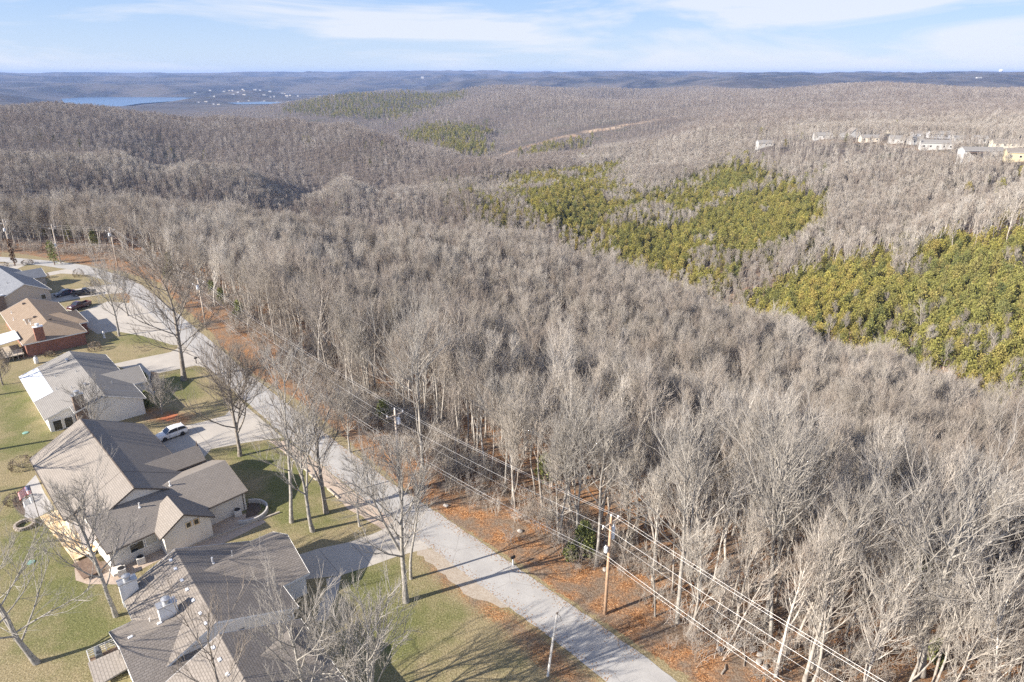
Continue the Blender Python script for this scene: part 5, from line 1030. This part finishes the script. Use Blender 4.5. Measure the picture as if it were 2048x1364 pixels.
    for x_ in (f, r):
        for s in (-1, 1):
            rr_ = .36 if kind != 'sedan' else .33; t_ = MB(); t_.lathe((0, 0, -.11), [(rr_ * .62, 0), (rr_ * .95, 0), (rr_, .04), (rr_, .18), (rr_ * .95, .22), (rr_ * .62, .22)], 20)
            Mx = Matrix.Translation((x_, s * .82, rr_)) @ Matrix.Rotation(math.pi / 2, 4, 'X'); t_.xf(Mx); wh = t_.build('wheel', TYRE, e)
            q = MB(); q.lathe((0, 0, -.115), [(rr_ * .6, 0), (rr_ * .62, .01), (rr_ * .62, .22), (rr_ * .6, .23)], 16); q.xf(Mx); q.build('rim', rim, wh)
    for s in (-1, 1):
        z_ = {'suv': .78, 'pickup': .95, 'sedan': .66}[kind]; MB().box((f + .80, s * .62, z_), (.12, .34, .12), rz=-s * .35).build('headlight', LAMPM, e, bevel=.02)
        MB().box((r - {'suv': .84, 'pickup': 1.04, 'sedan': .96}[kind], s * .74, z_ + .15), (.10, .2, .2)).build('tail_light', TAIL, e, bevel=.02)
        MB().box((f - .62, s * 1.0, {'suv': 1.08, 'pickup': 1.22, 'sedan': .98}[kind]), (.14, .2, .13)).build('mirror', body_m, e, bevel=.03)
    MB().box((f + .86, 0, {'suv': .58, 'pickup': .8, 'sedan': .5}[kind]), (.07, 1.1, .22)).build('grille', BLACK, e)
    MB().box((f + .8, 0, .36), (.16, 1.5, .16)).build('bumper', BLACK if kind == 'suv' else CAN, e, bevel=.03)
    tag(e, label, cat)
vehicle('suv', 'suv', (330, 883), (366, 870.5), paint('white_paint', (0.80, 0.81, 0.82)), RIMD, 'white compact suv with black wheels parked on the concrete drive', 'car', 2.6)
vehicle('pickup_truck', 'pickup', (147, 623), (180, 612), paint('maroon_paint', (0.06, 0.010, 0.014)), RIMM, 'maroon pickup truck on the broad driveway apron', 'pickup truck', 3.3)
vehicle('pickup_truck', 'pickup', (184, 590), (153, 593), paint('black_paint', (0.012, 0.013, 0.016)), RIMM, 'black pickup truck behind the dark blue car', 'pickup truck', 3.3)
vehicle('sedan', 'sedan', (122, 594), (143, 589), paint('navy_paint', (0.015, 0.025, 0.06)), RIMM, 'dark blue car nearest the slate roofed house', 'car', 2.7)
# ------------------------------------------------------------------ trees of the gardens and the wood's edge
def tree_h(base, topy):
    x, y = g(*base); lo, hi = 0.5, 40
    for _ in range(40):
        m_ = (lo + hi) / 2
        if proj(x, y, m_)[1] > topy: lo = m_
        else: hi = m_
    return lo
BARK_P = mat('bark_pale', (0.22, 0.205, 0.18), 0.95, col2=(0.39, 0.37, 0.335), scale=2.5, bump=0.4); TWIG_P = mat('twigs_pale', (0.33, 0.31, 0.28), 0.95)
TWIG_B = mat('twigs_brown', (0.28, 0.22, 0.18), 0.95); LEAF_B = mat('dead_leaves', (0.34, 0.18, 0.09), 0.9)
def garden_tree(base, topy, label, seed, pale=True, name='bare_tree', group=None, z=0.0, leaves=0, **kw):
    x, y = g(*base); H = tree_h(base, topy) / 1.0; kw.setdefault('r0', 0.012 * H + 0.03)
    (v1, f1), (v2, f2) = bare_tree(seed, H=H, **kw); e = empty(name, (x, y, z))
    mesh_np('trunk', v1, f1, BARK_P if pale else bark_dark, e, smooth=True); cr = mesh_np('crown', v2, f2, TWIG_P if pale else twig_dark, e)
    if leaves:
        r_ = np.random.default_rng(seed); low = v2[v2[:, 2] < H * 0.55]; k = r_.integers(0, len(low), leaves); P = low[k]; a_ = r_.normal(0, 1, (leaves, 3)); a_ /= np.linalg.norm(a_, axis=1)[:, None]; b_ = np.cross(a_, r_.normal(0, 1, (leaves, 3))); b_ /= np.linalg.norm(b_, axis=1)[:, None]
        s_ = 0.07; V = np.stack([P - a_ * s_, P + b_ * s_, P + a_ * s_, P - b_ * s_], 1).reshape(-1, 3); F = np.arange(leaves * 4).reshape(-1, 4); mesh_np('dead_leaf', V, F, LEAF_B, cr); 
    tag(e, label, 'tree', group); return e
GK = dict(n1=16, n2=8, n3=6, n4=3)
garden_tree((368, 760), 548, 'large dark oak with a dense bare crown by the grey house drive', 11, False, r0=0.42, f0=0.26, spread=0.36, ang=1.0, n1=26, n2=9, n3=6, n4=4, upb=0.06, rt=0.016)
garden_tree((480, 912), 742, 'wide crowned bare tree on the bright green lawn', 12, False, r0=0.26, f0=0.28, spread=0.50, ang=0.95, **GK, fork=True)
garden_tree((583, 1044), 735, 'tall pale bare tree, left of three trunks on the middle lawn', 13, f0=0.28, spread=0.25, ang=0.85, r0=0.22, n1=15, n2=7, n3=4, n4=2)
garden_tree((626, 1062), 850, 'bare tree with brown leaves low down, front of three trunks on the middle lawn', 14, f0=0.35, spread=0.34, ang=0.95, r0=0.24, n1=11, n2=7, n3=5, n4=3, leaves=500, fork=True)
garden_tree((653, 1025), 790, 'stout forked bare tree, right of three trunks by the gravel shoulder', 15, False, f0=0.33, spread=0.36, ang=0.8, r0=0.28, fork=True, n1=12, n2=7, n3=4, n4=2)
garden_tree((648, 998), 840, 'thin pale sapling behind the stout forked tree', 16, f0=0.5, spread=0.2, ang=0.6, r0=0.11, n1=8, n2=5, n3=4, n4=2)
garden_tree((812, 1203), 905, 'tall forked bare tree standing alone on the near lawn', 17, f0=0.30, spread=0.30, ang=0.62, r0=0.28, fork=True, n1=15, n2=8, n3=5, n4=3)
garden_tree((822, 1157), 960, 'slender bare tree just behind the tall forked one', 18, f0=0.4, spread=0.2, ang=0.6, r0=0.15, n1=9, n2=6, n3=5, n4=2)
garden_tree((719, 1053), 975, 'small crooked tree leaning at the drive corner', 19, f0=0.35, spread=0.36, ang=0.9, r0=0.12, lean=0.25, n1=6, n2=5, n3=4, n4=2)
garden_tree((238, 672), 548, 'bare tree by the pickup apron, nearer of two', 20, f0=0.3, spread=0.36, ang=0.8, r0=0.2, **GK)
garden_tree((256, 632), 562, 'bare tree by the pickup apron, farther of two', 21, f0=0.3, spread=0.38, ang=0.8, r0=0.16, n1=12, n2=7, n3=6, n4=3)
garden_tree((75, 1325), 1130, 'crooked many stemmed tree on the back lawn at the lower left', 22, f0=0.2, spread=0.62, ang=1.1, r0=0.26, fork=True, n1=10, n2=7, n3=5, n4=3, lean=0.12)
garden_tree((232, 1232), 985, 'forked pale tree between the two nearest houses', 23, f0=0.25, spread=0.30, ang=0.9, r0=0.2, fork=True, n1=13, n2=7, n3=6, n4=3)
garden_tree((325, 828), 772, 'small whitish bushy tree by the grey house bed', 24, f0=0.12, spread=0.42, ang=0.8, r0=0.08, n1=14, n2=7, n3=5, n4=2)
garden_tree((188, 872), 790, 'bushy bare tree against the grey house chimney', 25, f0=0.15, spread=0.42, ang=0.8, r0=0.1, n1=12, n2=7, n3=6, n4=2)
garden_tree((6, 770), 715, 'bare tree at the left edge near the brick house', 26, False, f0=0.25, spread=0.42, ang=0.9, r0=0.12, n1=12, n2=7, n3=6, n4=3)
garden_tree((-40, 905), 690, 'bare tree on the back lawn just off the left edge', 27, False, f0=0.3, spread=0.33, ang=0.9, r0=0.3, n1=14, n2=7, n3=6, n4=3)
garden_tree((-130, 1010), 760, 'bare tree left of the picture shading the big roof', 28, False, f0=0.3, spread=0.33, ang=0.9, r0=0.3, n1=14, n2=7, n3=6, n4=3)
garden_tree((-70, 800), 640, 'bare tree off the left edge behind the grey house', 31, False, f0=0.3, spread=0.33, ang=0.9, r0=0.3, n1=14, n2=7, n3=6, n4=3)
garden_tree((630, 1470), 1225, 'pale crown rising in front of the nearest house at the bottom edge', 29, f0=0.3, spread=0.36, ang=0.8, r0=0.2, fork=True, n1=13, n2=7, n3=5, n4=2)
garden_tree((735, 1490), 1235, 'bare crown at the bottom edge over the shaded lawn', 34, f0=0.28, spread=0.34, ang=0.8, r0=0.15, fork=True, n1=12, n2=7, n3=5, n4=2)
garden_tree((744, 1392), 1255, 'thin trunked tree at the bottom edge beside the shaded lawn', 30, f0=0.45, spread=0.3, ang=0.9, r0=0.14, n1=8, n2=6, n3=5, n4=2)
garden_tree((470, 1500), 1275, 'thin dark crown over the taupe roof at the bottom edge', 32, False, f0=0.4, spread=0.4, ang=0.85, r0=0.12, n1=9, n2=5, n3=3, n4=2)
garden_tree((860, 1480), 1290, 'low bare tree off the bottom edge casting streaky shadows', 33, False, f0=0.3, spread=0.4, ang=0.9, r0=0.16, n1=12, n2=7, n3=5, n4=2) if False else None
# named trees on the wood's edge
EDGE = [((1355, 1245), 905, 'stout pale tree nearest the road at the right, with a long low limb', 41, dict(r0=0.21, f0=0.38, spread=0.31, ang=0.75, fork=True)), ((1152, 1095), 850, 'multi stemmed pale tree beside the green cedar', 42, dict(r0=0.17, f0=0.4, spread=0.26, ang=0.7, fork=True)),
        ((1193, 1132), 870, 'leaning pale tree behind the brown utility pole', 43, dict(r0=0.17, f0=0.45, spread=0.26, ang=0.7, lean=0.16)), ((1118, 1085), 820, 'tree just left of the green cedar', 44, dict(r0=0.16, f0=0.42, spread=0.26, ang=0.75)),
        ((1530, 1255), 880, 'leaning forked tree right of the wires', 45, dict(r0=0.20, f0=0.4, spread=0.29, ang=0.7, fork=True, lean=0.1)), ((1540, 1282), 900, 'straight tree right of the wires and nearer', 46, dict(r0=0.17, f0=0.45, spread=0.26, ang=0.7)),
        ((1845, 1345), 930, 'thick leaning pale trunk near the lower right corner', 47, dict(r0=0.25, f0=0.35, spread=0.31, ang=0.8, fork=True, lean=0.12)), ((845, 935), 655, 'tall broad crowned tree behind the middle pole', 48, dict(r0=0.23, f0=0.4, spread=0.29, ang=0.85, fork=True)),
        ((1625, 1335), 1000, 'slender tree among the wires near the bottom edge', 49, dict(r0=0.12, f0=0.45, spread=0.22, ang=0.7)), ((1010, 985), 760, 'slim pale tree at the wood edge right of the middle pole', 50, dict(r0=0.14, f0=0.4, spread=0.23, ang=0.7)),
        ((735, 800), 670, 'bare tree at the wood edge left of the middle pole', 51, dict(r0=0.14, f0=0.4, spread=0.23, ang=0.7)), ((700, 905), 800, 'grey tree rising from the road verge below the wires', 52, dict(r0=0.12, f0=0.3, spread=0.32, ang=0.9, fork=True))]
for b_, ty_, lb, sd_, kw in EDGE: garden_tree(b_, ty_, lb, sd_, **{**dict(n1=15, n2=7, n3=4, n4=3), **kw})
# evergreens and shrubs
def garden_cedar(base, topy, wd, label, seed, name='cedar_tree', cat='cedar', m=None, n=900, leaf=0.2, sh=1.0):
    x, y = g(*base); H = tree_h(base, topy); v1, f1, v2, f2 = cedar(seed, H, wd, n, leaf); e = empty(name, (x, y, 0)); mesh_np('trunk', v1, f1, cedar_bark, e); mesh_np('crown', v2, f2, m or CED_N, e); tag(e, label, cat)
CED_N = mat('near_cedar_green', (0.14, 0.165, 0.05), 0.9, col2=(0.25, 0.27, 0.09), scale=1.2); DEADC = mat('dead_cedar_brown', (0.20, 0.12, 0.07), 0.9, col2=(0.12, 0.08, 0.05), scale=1.5); HEDGE = mat('shrub_tan', (0.24, 0.19, 0.13), 0.95, col2=(0.16, 0.12, 0.09), scale=3)
garden_cedar((1168, 1108), 1045, 1.7, 'green cedar at the wood edge beside the utility pole', 1, n=1500); garden_cedar((1140, 1118), 1088, 1.0, 'small green cedar left of the larger one', 2, n=700)
garden_cedar((768, 842), 802, 1.7, 'bright yellow green cedar left of the middle pole', 3, n=1300); garden_cedar((1090, 960), 905, 1.6, 'green cedar among the trunks in the near wood', 4, n=1200); garden_cedar((1830, 1160), 1060, 2.2, 'dim green cedar inside the wood at the right', 5, n=1500)
garden_cedar((1870, 1320), 1285, 1.2, 'small dull cedar near the lower right', 6); garden_cedar((425, 590), 560, 1.3, 'small cedar by the far roadside wood', 7); garden_cedar((335, 560), 535, 1.5, 'cedar at the bend beside the wood', 8); garden_cedar((445, 610), 575, 1.4, 'cedar behind the wires past the oak', 9)
garden_cedar((110, 530), 478, 1.8, 'dark cedar behind the second pole from the left', 10); garden_cedar((30, 532), 472, 0.9, 'dead brown cedar standing by the far bend', 11, m=DEADC); garden_cedar((296, 812), 782, 1.1, 'yellow green bush at the corner of the grey house', 12, 'evergreen_bush', 'bush'); garden_cedar((289, 768), 745, 0.9, 'holly bush by the grey house porch', 13, 'evergreen_bush', 'bush')
garden_cedar((480, 640), 600, 1.5, 'cedar inside the wood past the oak', 14); garden_cedar((560, 600), 562, 1.6, 'cedar in the wood right of the bend', 15)
def shrub(px, py, r, hgt, label, m, seed, name='shrub'):
    x, y = g(px, py); rg = np.random.default_rng(seed); n = 420; V = []; F = []
    for i in range(n):
        a = rg.uniform(0, 6.28); q = rg.uniform(0, 1); rr_ = r * math.sqrt(max(0.0, 1 - (q - .35) ** 2 * 1.9)) * rg.uniform(.75, 1); c = np.array([rr_ * math.cos(a), rr_ * math.sin(a), hgt * q]); o = norm(np.array([math.cos(a), math.sin(a), .8])); s1 = norm(np.cross(o, rg.normal(0, 1, 3))); l = 0.16
        b_ = len(V); V += [c - s1 * l * .4, c + s1 * l * .4, c + o * l + s1 * .02, c + o * l - s1 * .02]; F.append((b_, b_ + 1, b_ + 2, b_ + 3))
    T = Tubes()
    for i in range(16): a = rg.uniform(0, 6.28); T.add([np.array([0, 0, -.1]), np.array([math.cos(a) * r * .4, math.sin(a) * r * .4, hgt * .4]), np.array([math.cos(a) * r * .9, math.sin(a) * r * .9, hgt * rg.uniform(.5, 1)])], [.03, .02, .01], 3)
    v, f_ = T.arr(); e = empty(name, (x, y, 0)); mesh_np('stems', v, f_, bark_dark, e); mesh_np('foliage', np.array(V), np.array(F), m, e); tag(e, label, 'shrub')
for i, (px, py, r, hh, lb) in enumerate([(158, 553, 1.4, 2.0, 'round tan shrub on the dry lawn, left of two by the bend'), (192, 573, 1.2, 1.7, 'round tan shrub on the dry lawn, right of two by the bend'), (91, 556, 1.0, 1.3, 'clipped shrub beside the slate roof gable'), (55, 527, 1.6, 1.0, 'low brown shrub right of the dead cedar'), (5, 533, 1.6, 1.2, 'dark shrub at the left edge by the bend'), (34, 1004, 1.4, 1.1, 'brown shrub beside the flag and patio'), (45, 935, 1.6, 1.5, 'reddish brown bush by the corner of the big roof'), (190, 700, 1.3, 1.6, 'bushy plant at the brick house corner'), (100, 712, .9, .9, 'dry stalks beside the brick wall')]):
    shrub(px, py, r, hh, lb, HEDGE, 60 + i)
# the thicket of saplings and brush under the wood
BR = []
for s in range(5):
    rg = np.random.default_rng(500 + s); T = Tubes()
    for i in range(9):
        p = np.array([rg.normal(0, .5), rg.normal(0, .5), -.1]); b1 = branch(rg, p, np.array([rg.normal(0, .25), rg.normal(0, .25), 1]), rg.uniform(1.6, 3.6), 4, .05, .1); T.add(b1, np.linspace(.028, .012, 5), 3)
        for j in range(7):
            p2, d2 = at(b1, rg.uniform(.25, .98)); b2 = branch(rg, p2, side(rg, d2, rg.uniform(.4, .9), rg.uniform(0, 6.28)), rg.uniform(.5, 1.2), 2, .1, .15); T.add(b2, [.016, .012, .008], 3)
            for k in range(3): p3, d3 = at(b2, rg.uniform(.2, .95)); T.add([p3, p3 + norm(side(rg, d3, .6, rg.uniform(0, 6.28))) * rg.uniform(.25, .55)], [.010, .007], 3)
    v, f_ = T.arr(); BR.append(mesh_np('brush_proto', v, f_, twig_wood, link_it=False))
SAP = []
for s in range(4):
    (v1, f1), (v2, f2) = bare_tree(700 + s, H=(7, 9, 6, 8)[s], r0=0.07, f0=.3, spread=.2, ang=.7, n1=9, n2=6, n3=4, n4=1, rt=.013, lean=.1); SAP.append(mesh_np('sapling_proto', np.concatenate([v1, v2]), np.concatenate([f1, f2 + len(v1)]), [bark_wood, twig_wood], link_it=False, midx=np.r_[np.zeros(len(f1)), np.ones(len(f2))]))
def under(step, dmax, pr, seed, edge=None):
    X, Y = jgrid(-260, 200, 10, dmax, step); d = np.hypot(X, Y); k = (d < dmax) & (np.abs(np.degrees(np.arctan2(X, Y))) < 52); X, Y = X[k], Y[k]; k = ~inside(X, Y, WOODEDGE); X, Y = X[k], Y[k]
    e_ = poly_dist(X, Y, WOODEDGE + WOODEDGE[:1]); dn = fnoise(X / 14, Y / 14, seed, 3); p = pr * np.clip(e_ / 6, .15, 1) * np.clip(.55 + dn * 1.6, 0, 1.3); k = rng.random(len(X)) < p; return X[k], Y[k], height(X[k], Y[k])
X, Y, Z = under(2.1, 230, .7, 31); stuff('undergrowth', 'grey leafless brush and bramble under the near wood', X, Y, Z, rng.uniform(.6, 1.2, len(X)), rng.integers(0, 5, len(X)), BR, .1); print('brush', len(X))
# brush reaching out to the verge in the middle stretch of the road
xx = []; yy = []
for _ in range(230):
    t = rng.random(); a = np.array(g(520, 740)); b_ = np.array(g(900, 1000)); p = a * (1 - t) + b_ * t; nrm = np.array([b_[1] - a[1], -(b_[0] - a[0])]); nrm = -nrm / np.linalg.norm(nrm); p = p + nrm * rng.uniform(.5, 9); xx.append(p[0]); yy.append(p[1])
for (ax, ay), (bx_, by_) in zip(WOODEDGE[2:14], WOODEDGE[3:15]):
    for _ in range(int(math.dist((ax, ay), (bx_, by_)) * 2.2)):
        t = rng.random(); xx.append(ax + (bx_ - ax) * t + rng.uniform(-2, 6)); yy.append(ay + (by_ - ay) * t + rng.uniform(-2, 6))
stuff('roadside_brush', 'grey brush spreading down to the road verge', np.array(xx), np.array(yy), height(np.array(xx), np.array(yy)), rng.uniform(.5, 1.1, len(xx)), rng.integers(0, 5, len(xx)), BR, .1)
X, Y, Z = under(3.0, 240, .6, 37); k = np.argsort(np.where(in_frame(X, Y, Z + 3), np.hypot(X, Y), 1e9)); stuff('sapling_thicket', 'thin saplings growing thickly between the larger trees', X, Y, Z, rng.uniform(.6, 1.25, len(X)), rng.integers(0, 4, len(X)), SAP, .08); print('sap', len(X))
# ------------------------------------------------------------------ small things in the gardens
# flag pole with flag
x, y = g(84, 1053); e = empty('flag_pole', (x, y, 0)); MB().tube([(0, 0, 0), (0, 0, 6.0)], [.05, .03], 8).build('pole', DARKTRIM, e); tag(e, 'dark flag pole beside the patio', 'flag pole')
FR, FW_, FB_ = mat('flag_red', (0.55, 0.03, 0.05), .7), mat('flag_white', (0.8, 0.8, 0.8), .7), mat('flag_blue', (0.03, 0.05, 0.22), .7)
def flag(x, y, ztop, W, Hh, ang, label, striped=True):
    mb = MB(); mi = []; nx_ = 14; nrow = 13
    def P(i, j): u = i / nx_; v = j / nrow; return (x + math.cos(ang) * W * u * .8 + .12 * math.sin(u * 9) * math.sin(ang), y + math.sin(ang) * W * u * .8 + .12 * math.sin(u * 9) * math.cos(ang), ztop - Hh * v - W * u * u * .45)
    for off in (0, 0.012):
        for j in range(nrow):
            for i in range(nx_):
                q = [P(i, j), P(i + 1, j), P(i + 1, j + 1), P(i, j + 1)]; q = [(a + off, b_, c) for a, b_, c in q]; mb.add(q, [(0, 1, 2, 3)] if off else [(3, 2, 1, 0)])
                mi.append(2 if (striped and j < 7 and i < 6) else (j % 2 if striped else 1))
    st = MB()
    o = mb.build('flag', [FR, FW_, FB_], None)
    for p, k in zip(o.data.polygons, mi): p.material_index = k
    if striped:
        for r_ in range(9):
            for c_ in range(6 if r_ % 2 == 0 else 5):
                i = .55 + (c_ + (0 if r_ % 2 == 0 else .5)) * .95; j = .45 + r_ * .75; a = Vector(P(i, j)); b1 = Vector(P(i + .35, j)) - a; b2 = Vector(P(i, j + .3)) - a
                for off in (-.012, .024):
                    V = [];
                    for k in range(10): rr_ = 1 if k % 2 == 0 else .4; an = math.pi / 2 + k * math.pi / 5; V.append(tuple(a + b1 * rr_ * math.cos(an) - b2 * rr_ * math.sin(an) + Vector((off, 0, 0))))
                    st.add(V, [tuple(range(10))])
        st.build('star', FW_, o)
    tag(o, label, 'flag'); return o
flag(x, y, 5.9, 1.75, 1.05, R(195), 'striped flag with a starry blue corner on the dark pole'); flag(x, y, 4.4, 1.4, .8, R(200), 'second smaller pale flag hanging below the striped one', False)
x, y = g(50, 1052); STN = mat('fire_ring_stone', (0.26, 0.22, 0.18), .95, col2=(0.42, 0.37, 0.31), scale=4, bump=.5); mb = MB()
for lv in range(2):
    for k in range(16): a = (k + .5 * lv) * 2 * math.pi / 16; mb.box((x + 1.0 * math.cos(a), y + 1.0 * math.sin(a), .12 + lv * .2), (.3, .36, .19), rz=a)
tag(mb.build('fire_pit', STN, None, bevel=.02), 'round stone fire pit on the back lawn near the flag', 'fire pit')
def ac(px, py, ang, label):
    x, y = g(px, py); e = empty('air_conditioner', (x, y, 0), ang); MB().box((0, 0, .42), (.85, .85, .8)).build('cabinet', STUCCO, e, bevel=.03); q = MB().lathe((0, 0, .83), [(.36, 0), (.36, .03), (.05, .05)], 16); q.build('fan_grille', BLACK, e); tag(e, label, 'air conditioner')
ac(283, 1125, .6, 'air conditioner box by the white wall of the second house'); ac(476, 1030, .6, 'air conditioner under the side wall by the stone ring'); ac(245, 1148, .6, 'small cooling unit beside the back steps'); ac(134, 730, .6, 'air conditioner beside the brick wall')
x, y = g(74, 727); e = empty('gas_tank', (x, y, 0)); MB().lathe((0, 0, 0), [(.3, 0), (.38, .12), (.38, 1.1), (.28, 1.28), (.14, 1.34), (.14, 1.5), (.05, 1.5)], 18).build('tank', WHITE, e, smooth=True); MB().lathe((0, 0, 1.36), [(.2, 0), (.2, .2), (.17, .22)], 12).build('collar', METAL, e); tag(e, 'upright white gas tank by the brick wall', 'gas tank')
x, y = g(209, 676); tag(MB().lathe((x, y, 0), [(.28, 0), (.26, .1), (.16, .2), (.24, .5), (.22, .9), (.3, 1.1), (.12, 1.22), (.16, 1.36), (.13, 1.5), (.03, 1.56)], 12).build('garden_statue', WHITE, None, smooth=True), 'small white garden statue on the shaded lawn', 'statue')
for (px, py, lb, m_) in ((1026, 1131, 'grey mailbox on a short white post at the wood verge', WHITE), (253, 553, 'dark mailbox on the far verge by the bend', DARKTRIM), (393, 727, 'dark mailbox at the mouth of the grey house drive', DARKTRIM)):
    x, y = g(px, py); e = empty('mailbox', (x, y, 0), R(-50)); MB().box((0, 0, .5), (.14, .14, 1.05)).build('post', m_, e); q = MB(); q.box((0, 0, 1.12), (.26, .52, .2)); q.tube([(0, -.26, 1.2), (0, .26, 1.2)], .13, 10); q.build('box', BLACK, e); tag(e, lb, 'mailbox')
for px, py, lb in ((51, 866, 'green septic lid on the lawn by the grey house'), (62, 1125, 'green septic lid on the lower lawn')):
    x, y = g(px, py); tag(MB().lathe((x, y, 0), [(.42, -.05), (.42, .07), (.38, .1), (.1, .13)], 16).build('septic_lid', mat('lid_green', (.20, .36, .30), .6), None), lb, 'septic lid')
# stone ring bed at the house corner, timber edging
ring = MB(); cx_, cy_ = g(497, 1026)
for k in range(22): a = R(-95) + k * R(9.5); ring.box((cx_ + 2.3 * math.cos(a), cy_ + 2.3 * math.sin(a), .25), (.22, .42, .6), rz=a)
tag(ring.build('garden_wall', mat('ring_block', (.42, .41, .39), .9, col2=(.5, .48, .45), scale=4), None, bevel=.03), 'low curved block wall round the bed at the house corner', 'garden wall')
def timber(a, b_, lb):
    A, B = g(*a), g(*b_); L_ = math.dist(A, B); n = max(1, round(L_ / 2.6)); an = math.atan2(B[1] - A[1], B[0] - A[0])
    for k in range(n):
        t = (k + .5) / n; o = MB().box((A[0] + (B[0] - A[0]) * t, A[1] + (B[1] - A[1]) * t, .09), (L_ / n - .05, .2, .2), rz=an).build('edging_timber', WOODG, None, bevel=.02); tag(o, lb, 'timber', lb)
timber((571, 905), (616, 945), 'squared timbers laid end to end along the upper gravel shoulder'); timber((619, 949), (634, 962), 'squared timber at the gap in the edging'); timber((655, 978), (678, 998), 'squared timbers at the lower end of the gravel shoulder')
timber((376, 1095), (560, 1025), 'long thin timbers edging the pink gravel bed')
# fallen logs and stones at the wood's edge
LOGM = mat('dead_log', (.22, .185, .15), .95, col2=(.36, .32, .27), scale=3); RKM = mat('pale_rock', (.26, .24, .22), .95, col2=(.40, .38, .35), scale=3, bump=.4); rl_ = random.Random(3)
for i in range(46):
    px, py = (rl_.uniform(1440, 1640), 0) if i < 16 else (rl_.uniform(760, 1900), 0); py = 1160 + (px - 1130) * .62 + rl_.uniform(-110, 40) - (60 if i >= 16 else 20)
    x, y = g(px, py); 
    if y < 30 or not (~inside(np.array([x]), np.array([y]), WOODEDGE))[0] and i >= 16: continue
    z = h1(x, y); a = rl_.uniform(0, 3.14); l = rl_.uniform(.8, 3.2); r_ = rl_.uniform(.03, .09)
    pts = [(x, y, z + r_), (x + math.cos(a) * l * .5, y + math.sin(a) * l * .5, h1(x + math.cos(a) * l * .5, y + math.sin(a) * l * .5) + r_ + rl_.uniform(0, .15)), (x + math.cos(a + .2) * l, y + math.sin(a + .2) * l, h1(x + math.cos(a) * l, y + math.sin(a) * l) + r_)]
    m_ = MB().tube(pts, [r_, r_ * .9, r_ * .5], 6); tag(m_.build('fallen_log', LOGM, None), 'grey fallen branch lying on the leaf litter', 'log', 'fallen branches on the leaf litter')
for i, (px, py) in enumerate([(1040, 1063), (1505, 1300), (1520, 1310), (1518, 1325), (1530, 1335), (1478, 1290), (1553, 1322), (892, 1012), (1440, 1300), (1210, 1140), (1570, 1300)]):
    x, y = g(px, py); z = h1(x, y); bm = bmesh.new(); bmesh.ops.create_icosphere(bm, subdivisions=2, radius=.32)
    for v in bm.verts: v.co = Vector((v.co.x * rl_.uniform(1.0, 1.3), v.co.y * rl_.uniform(.7, 1.1), v.co.z * rl_.uniform(.5, .8))) 
    me = bpy.data.meshes.new('rock'); bm.to_mesh(me); bm.free(); me.materials.append(RKM); o = link(bpy.data.objects.new('rock', me)); o.location = (x, y, z + .1); o.rotation_euler = (0, 0, rl_.uniform(0, 6)); tag(o, 'pale stone lying on the leaves at the wood edge', 'rock', 'pale stones at the wood edge')
